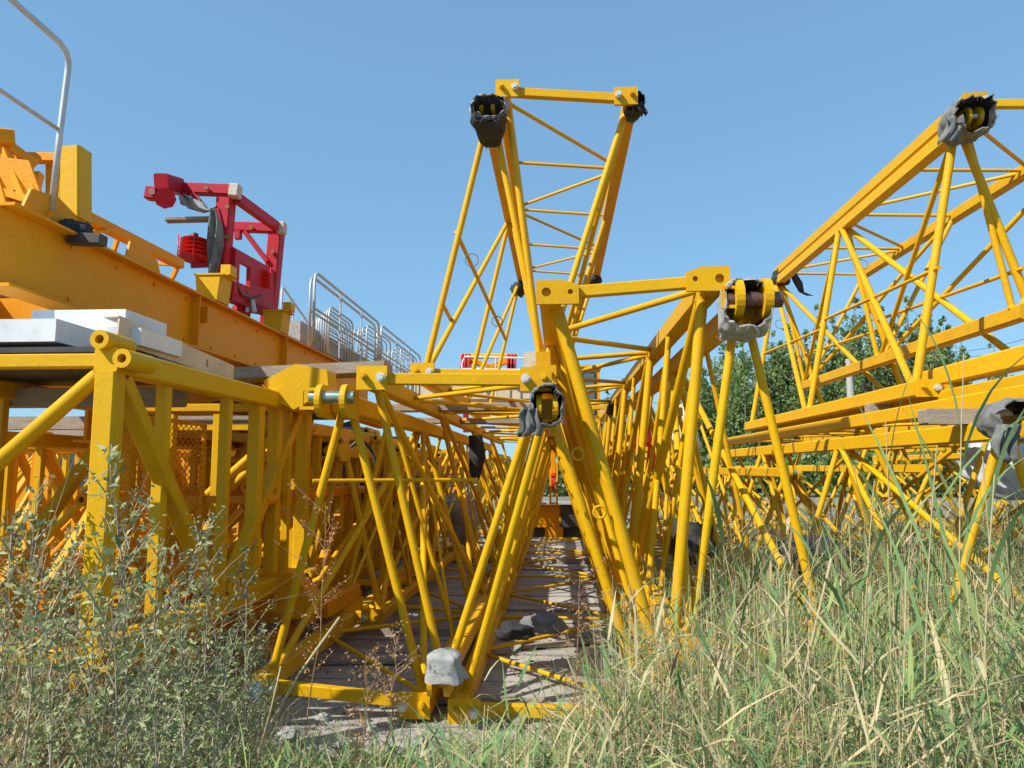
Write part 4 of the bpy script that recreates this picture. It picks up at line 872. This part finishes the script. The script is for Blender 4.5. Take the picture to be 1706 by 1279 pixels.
# tall leafy weeds, individually
def weed_mesh(seed, h):
    rnd = random.Random(seed); st = MB(); lf = MB(); pts = [V((0, 0, 0))]
    dx, dy = rnd.uniform(-.12, .12), rnd.uniform(-.08, .08)
    for k in range(1, 9): t = k/8; pts.append(V((dx*t*t*h+rnd.uniform(-.012, .012), dy*t*t*h, h*t)))
    for k in range(8): st.tube(pts[k], pts[k+1], .006*(1-k/10), 6, .006*(1-(k+1)/10), False)
    nb = 20
    for b in range(nb):
        t = .12+.86*b/nb; k = min(7, int(t*8)); base = pts[k].lerp(pts[k+1], t*8-k); a = b*2.4+rnd.uniform(-.4, .4); L = h*.30*(1.05-t)*rnd.uniform(.7, 1.3)+.05
        d = V((cos(a)*.62, sin(a)*.62, .78)); tip = base+d*L; st.tube(base, tip, .0028, 4, .001, False)
        m = int(12+44*L)
        for j in range(m):
            s = rnd.uniform(.15, 1.05); p = base.lerp(tip, s)+V((rnd.gauss(0, .012), rnd.gauss(0, .012), rnd.gauss(0, .012)))
            leaf(lf, p, rnd.uniform(.015, .040)*(1.25-s*.5), rnd.choices((0, 1, 2), (4, 3.5, 1.6))[0], rnd, .36)
    return st, lf
protos = []
for i in range(5):
    rt = thing('leafy_weed', 'proto', 'weed', (0, 0, 0), 'tall grey green leafy weeds on the left'); st, lf = weed_mesh(100+i, 1.0)
    st.build('stem', STEM, rt); lf.build('foliage', [g1, g2, g3], rt); protos.append([rt, False])
WP = [(240, 738, 3.3), (70, 800, 3.6), (355, 850, 3.6), (190, 830, 3.5), (300, 870, 3.3), (20, 860, 3.0), (120, 900, 3.2), (420, 905, 4.1), (385, 960, 3.4), (60, 930, 2.8), (165, 945, 2.8), (250, 900, 3.0), (330, 985, 2.8), (400, 1040, 3.3), (10, 980, 2.5), (110, 1010, 2.5), (215, 1010, 2.6), (290, 1040, 2.5), (350, 1060, 2.7), (280, 950, 4.2), (150, 880, 4.3), (40, 850, 4.4), (440, 1090, 3.6), (-10, 900, 3.6), (210, 880, 4.0), (95, 870, 4.1)]
def place(pr, p, h, w_, rz, label, grp):
    if not pr[1]: o = pr[0]; pr[1] = True
    else: o = copy_tree(pr[0])
    o.location = p; o.scale = (w_, w_, h); o.rotation_euler = (0, 0, rz); o['label'] = label; o['group'] = grp; return o
wl = ['tallest leafy weed rising before the front left mast section']+[None]*25
for i, (px, py, d) in enumerate(WP):
    p = P(px, py, d); g = gz(p.x, p.y)
    place(protos[i % 5], (p.x, p.y, g), p.z-g, (p.z-g)*.9, rnd.uniform(0, 6.28), wl[i] or 'grey green leafy weed in the thicket on the left', 'tall grey green leafy weeds on the left')
# reeds, individually
def reed_proto(seed, dry=False, wide=1.0):
    rnd = random.Random(seed); rt = thing('reed', 'proto', 'reed', (0, 0, 0), 'tall reeds on the right'); st = MB(); lf = MB(); h = 1.0; bx_, by = rnd.uniform(-.18, .18), rnd.uniform(-.12, .12); pts = [V((bx_*t*t, by*t*t, t)) for t in [k/8 for k in range(9)]]
    for k in range(8): st.tube(pts[k], pts[k+1], .0042*(1-k/14), 6, .0042*(1-(k+1)/14), False)
    for b in range(9):
        t = .22+.72*b/9; k = min(7, int(t*8)); base = pts[k].lerp(pts[k+1], t*8-k); a = (b % 2)*pi+rnd.uniform(-.7, .7); L = rnd.uniform(.22, .42)
        blade(lf, base, L, rnd.uniform(.010, .020)*wide, a, rnd.uniform(.2, .7), rnd.uniform(.0, .6), rnd.choice((0, 0, 1)), 6, rnd)
    st.build('stalk', r3, rt); lf.build('leaves', [r3, r4] if dry else [r1, r2], rt); return [rt, False]
rp = [reed_proto(200+i) for i in range(5)]; rd = [reed_proto(300+i, True) for i in range(2)]; rw = [reed_proto(400+i, False, 1.0) for i in range(3)]
RP = [(1203, 700, 0), (1557, 590, 0), (1475, 745, 0), (1500, 730, 0), (1640, 610, 0), (1580, 700, 0), (1435, 770, 0)]
n_ = 0
for i in range(74):
    y = rnd.uniform(2.1, 5.8); x = rnd.uniform(.25*y, .68*y+.3); h = rnd.uniform(.75, 1.25) if y < 3.6 else rnd.uniform(.9, 1.45)
    if x < 1.1: h *= .72
    pr = rp[i % 5] if i % 6 else rd[(i//6) % 2]
    place(pr, (x, y, gz(x, y)), h, h*rnd.uniform(.8, 1.2), rnd.uniform(0, 6.28), 'dry straw coloured reed among the green ones' if pr in rd else 'green reed with long blades in the right hand thicket', 'tall reeds on the right')
for px, py, d in ((1557, 590, 3.0), (1470, 700, 3.2), (1500, 745, 2.7), (1405, 800, 2.9), (1640, 760, 2.9), (1250, 830, 3.5), (1590, 790, 2.4)):
    p = P(px, py, d); g = gz(p.x, p.y); place(rw[n_ % 3], (p.x, p.y, g), p.z-g, 1.15, rnd.uniform(0, 6.28), 'tall green reed standing above the others at the right', 'tall reeds on the right'); n_ += 1
for i in range(22):
    x = rnd.uniform(.0, 1.1); y = rnd.uniform(2.6, 4.3); h = rnd.uniform(.35, .6); place(rp[i % 5], (x, y, gz(x, y)), h, h*1.6, rnd.uniform(0, 6.28), 'short reed with spread blades before the central section', 'short reeds in the centre foreground')
# dry brown weeds
def dry(label, px, pyt, d, h=None):
    p = P(px, pyt, d); g = gz(p.x, p.y); h = p.z-g; rnd = random.Random(int(px)); rt = thing('dry_weed', label, 'dry weed', (p.x, p.y, g), 'brown dried weeds'); st = MB(); sd = MB(); b0 = V((p.x, p.y, g))
    pts = [b0+V((rnd.uniform(-.015, .015)+.08*h*sin(k/5), 0, h*k/8)) for k in range(9)]
    for k in range(8): st.tube(pts[k], pts[k+1], .005*(1-k/12), 6, .005*(1-(k+1)/12), False)
    for b in range(24):
        t = .35+.63*b/24; k = min(7, int(t*8)); base = pts[k].lerp(pts[k+1], t*8-k); a = rnd.uniform(0, 2*pi); L = h*.20*(1.1-abs(t-.8))*rnd.uniform(.4, 1.1); dd = V((cos(a)*.8, sin(a)*.8, .6)); tip = base+dd*L; st.tube(base, tip, .0018, 4, .0008, False)
        for j in range(16):
            q = base.lerp(tip, rnd.uniform(.2, 1.05))+V((rnd.gauss(0, .013), rnd.gauss(0, .013), rnd.gauss(0, .013))); leaf(sd, q, rnd.uniform(.008, .018), 0, rnd, .8)
    st.add(sd.v, sd.f, True); st.build('stem_and_seeds', br, rt)
dry('brown dried weed against the left jib section tubes', 512, 835, 4.2); dry('brown dried weed standing before the dark boards at the centre', 935, 955, 3.9)
dry('low brown dried weed right of the pale grey cloth', 988, 1150, 3.4); dry('thin brown dried weed before the left bottom bar', 592, 1085, 3.7); dry('brown dried weed before the tubes right of centre', 640, 1060, 4.1)
# long bent dry stalks in front
def stalk(label, pts, r=.004):
    o = MB().path(pts, r, 6).build('dry_stalk', r3); tag(o, label, 'dry stalk')
stalk('long dry stalk leaning before the left jib section', [P(418, 1290, 3.3), P(440, 1225, 3.35), P(500, 1120, 3.4), P(566, 1028, 3.45)], .006)
stalk('broken dry stalk crossing the lower right grass', [P(1300, 1290, 2.4), P(1345, 1100, 2.4), P(1372, 985, 2.4), P(1385, 930, 2.4)], .004)
stalk('pale dry stalk sweeping across the bottom right corner', [P(1290, 1285, 2.3), P(1400, 1225, 2.3), P(1475, 1196, 2.3), P(1530, 1175, 2.3), P(1620, 1150, 2.35), P(1720, 1120, 2.4)], .004)
stalk('dry stalk bent to the right above the grass', [P(1345, 1110, 2.5), P(1400, 1150, 2.5), P(1470, 1200, 2.5)], .004)
stalk('dry stalk rising before the central section base', [P(425, 1280, 3.2), P(452, 1180, 3.2), P(468, 1110, 3.2)], .004)

allo = [o for o in bpy.data.objects if o.parent is None and o.get('category')]
px_ = lambda o: o.location.x/max(.5, o.location.y)
order_labels([o for o in allo if o.name.startswith('leafy_weed') and not o['label'].startswith('tallest')], '%s leafy grey green weed from the left picture edge', px_)
R_ = [o for o in allo if o.name.startswith('reed')]
order_labels([o for o in R_ if o['label'].startswith('green')], '%s green reed from the left in the right hand thicket', px_)
order_labels([o for o in R_ if o['label'].startswith('tall green')], '%s from the left of the tall reeds overtopping the thicket', px_)
order_labels([o for o in R_ if o['label'].startswith('dry')], '%s dry straw coloured reed from the left among the green ones', px_)
order_labels([o for o in R_ if o['label'].startswith('short')], '%s short spreading reed from the left before the central section', px_)
order_labels([o for o in allo if o.name.startswith('stone')], '%s pale stone from the left on the sand in front', px_)
order_labels([o for o in allo if o.name.startswith('guardrail_frame') and o['label'].startswith('narrow guardrail hoop standing')], '%s narrow hoop from the front in the near nest of galvanised guardrails', lambda o: o.location.y)
order_labels([o for o in allo if o.name.startswith('guardrail_frame') and o['label'].startswith('narrow guardrail hoop in')], '%s narrow hoop in the back half of the guardrail stack', lambda o: o.location.y)
order_labels([o for o in allo if o.name.startswith('guardrail_frame') and o['label'].startswith('upright')], '%s upright hoop at the far end of the guardrail stack', lambda o: o.location.y)

# straw tuft at the far left
for k_, (px, py, d_) in enumerate([(30, 905, 3.5), (95, 915, 3.7), (150, 930, 3.6), (-10, 900, 3.2)]):
    p = P(px, py, d_); mb = MB(); b0 = V((p.x, p.y, gz(p.x, p.y)))
    for i in range(70):
        blade(mb, b0+V((rnd.gauss(0, .10), rnd.gauss(0, .08), 0)), (p.z-b0.z)*rnd.uniform(.7, 1.45), rnd.uniform(.004, .009), rnd.uniform(0, 2*pi), rnd.uniform(.05, .45), rnd.uniform(.1, .9), rnd.choice((0, 0, 1)), 5, rnd)
    tag(mb.build('dry_grass_tuft', [r3, r4]), '%s dry straw tuft from the left before the mesh panel' % ordw([2, 3, 4, 1][k_]), 'grass tuft', 'dry straw tufts at the left edge')
# leaning dry stalks in the right hand thicket
for i in range(16):
    y = rnd.uniform(2.2, 4.2); x = y*rnd.uniform(.12, .62); g = gz(x, y); L_ = rnd.uniform(.7, 1.2); a = rnd.uniform(0, 2*pi); le = rnd.uniform(.2, .9)
    q = V((x, y, g)); d = V((cos(a)*sin(le), sin(a)*sin(le)*.4, cos(le))); m_ = q+d*L_*.6; e = m_+V((d.x*1.5, d.y, d.z*.5))*L_*.4
    o = MB().path([q, q.lerp(m_, .5)+V((0, 0, .02)), m_, e], .0035, 6).build('dry_stalk', r3); tag(o, 'x', 'dry stalk', 'leaning dry stalks in the right thicket'); o['px'] = x/y
ds = [o for o in bpy.data.objects if o.name.startswith('dry_stalk') and o.get('label') == 'x']
order_labels(ds, '%s leaning dry stalk from the left in the right thicket', lambda o: o['px'])
for o in ds: del o['px']

for k_, (x, y, a, l, w_) in enumerate([(-.75, 5.2, .25, .9, .11), (.35, 5.6, -.5, .8, .10), (-1.35, 6.2, .1, 1.1, .12), (.1, 6.9, .35, .9, .09), (-.2, 5.0, 1.3, .5, .08), (.5, 4.9, .12, .7, .12)]):
    d = V((cos(a), sin(a), 0))*l/2; c = V((x, y, .06))
    o = part('loose_plank', WOOD, None, 'beam', c-d, c+d, w_, .03, (0, 0, 1)); tag(o, ordw(k_+1)+' loose grey plank lying askew on the boards under the sections', 'plank')
mb = MB()
for i in range(1500):
    x, y = rnd.uniform(-2.2, 1.3), rnd.uniform(4.0, 9); z = gz(x, y) if y < 4.25 else .035; s_ = rnd.uniform(.006, .022)*(1 if rnd.random() < .9 else 2)
    u = V((rnd.gauss(0, 1), rnd.gauss(0, 1), rnd.gauss(0, .4))).normalized()*s_; v_ = V((rnd.gauss(0, 1), rnd.gauss(0, 1), rnd.gauss(0, .4))).normalized()*s_*.7; w2 = V((0, 0, s_*.6)); c = V((x, y, z))
    mb.add([c-u, c+v_, c+u, c-v_, c+w2], [[0, 1, 4], [1, 2, 4], [2, 3, 4], [3, 0, 4]], False, rnd.choice((0, 0, 1, 2)))
for i in range(2600):
    x, y = rnd.uniform(-2.2, 1.3), rnd.uniform(3.6, 7.5); z = gz(x, y)+.01 if y < 4.25 else .04; a = rnd.uniform(0, 2*pi); l = rnd.uniform(.03, .16); d = V((cos(a), sin(a), rnd.uniform(-.05, .15)))*l; p = V((x, y, z)); wv = V((-sin(a), cos(a), 0))*.003
    mb.add([p, p+d, p+d+wv, p+wv], [[0, 1, 2, 3]], False, rnd.choice((1, 1, 2)))
tag(mb.build('debris', [STONE, r3, r4]), 'crumbs of stone, straw and chaff strewn over the boards', 'debris', kind='stuff')
# pulley frame fittings
for px, py, d_ in ((380, 345, 7.9), (380, 395, 7.9), (372, 445, 7.9), (366, 500, 7.9), (455, 420, 9.2), (450, 480, 9.2), (300, 312, 7.87), (345, 314, 7.87), (420, 379, 9.17)):
    p = P(px, py, d_); mb = MB(); mb.tube(p, p+V((0, -.03, 0)), .026, 8); mb.build('bolt', RUST, rf)
for c_, r_ in ((P(325, 418, 7.85), .18), (P(433, 466, 8.9), .145)):
    for a in (-2.4, -1.2, -.2): MB().path([c_+V((cos(a)*r_, sin(a)*r_, z)) for z in (-.15, .15)], .008, 6).build('rope_guard', RED2, rf)
MB().path([P(388, 440, 8.0), P(392, 470, 8.1), P(402, 490, 8.2), P(418, 498, 8.5), P(436, 492, 8.8)], .014, 8).build('cable', RUB, rf)
MB().path([P(330, 325, 7.8), P(336, 345, 7.8), P(346, 352, 7.8), P(362, 344, 7.9)], .010, 8).build('cable', RUB, rf)
for yy in [5.0+i*.55 for i in range(15)]:
    for zz in (ZT-.07, ZB+.07): part('bolt', YD, cj, 'tube', (GX+.012, yy, zz), (GX+.026, yy, zz), .016, 8)
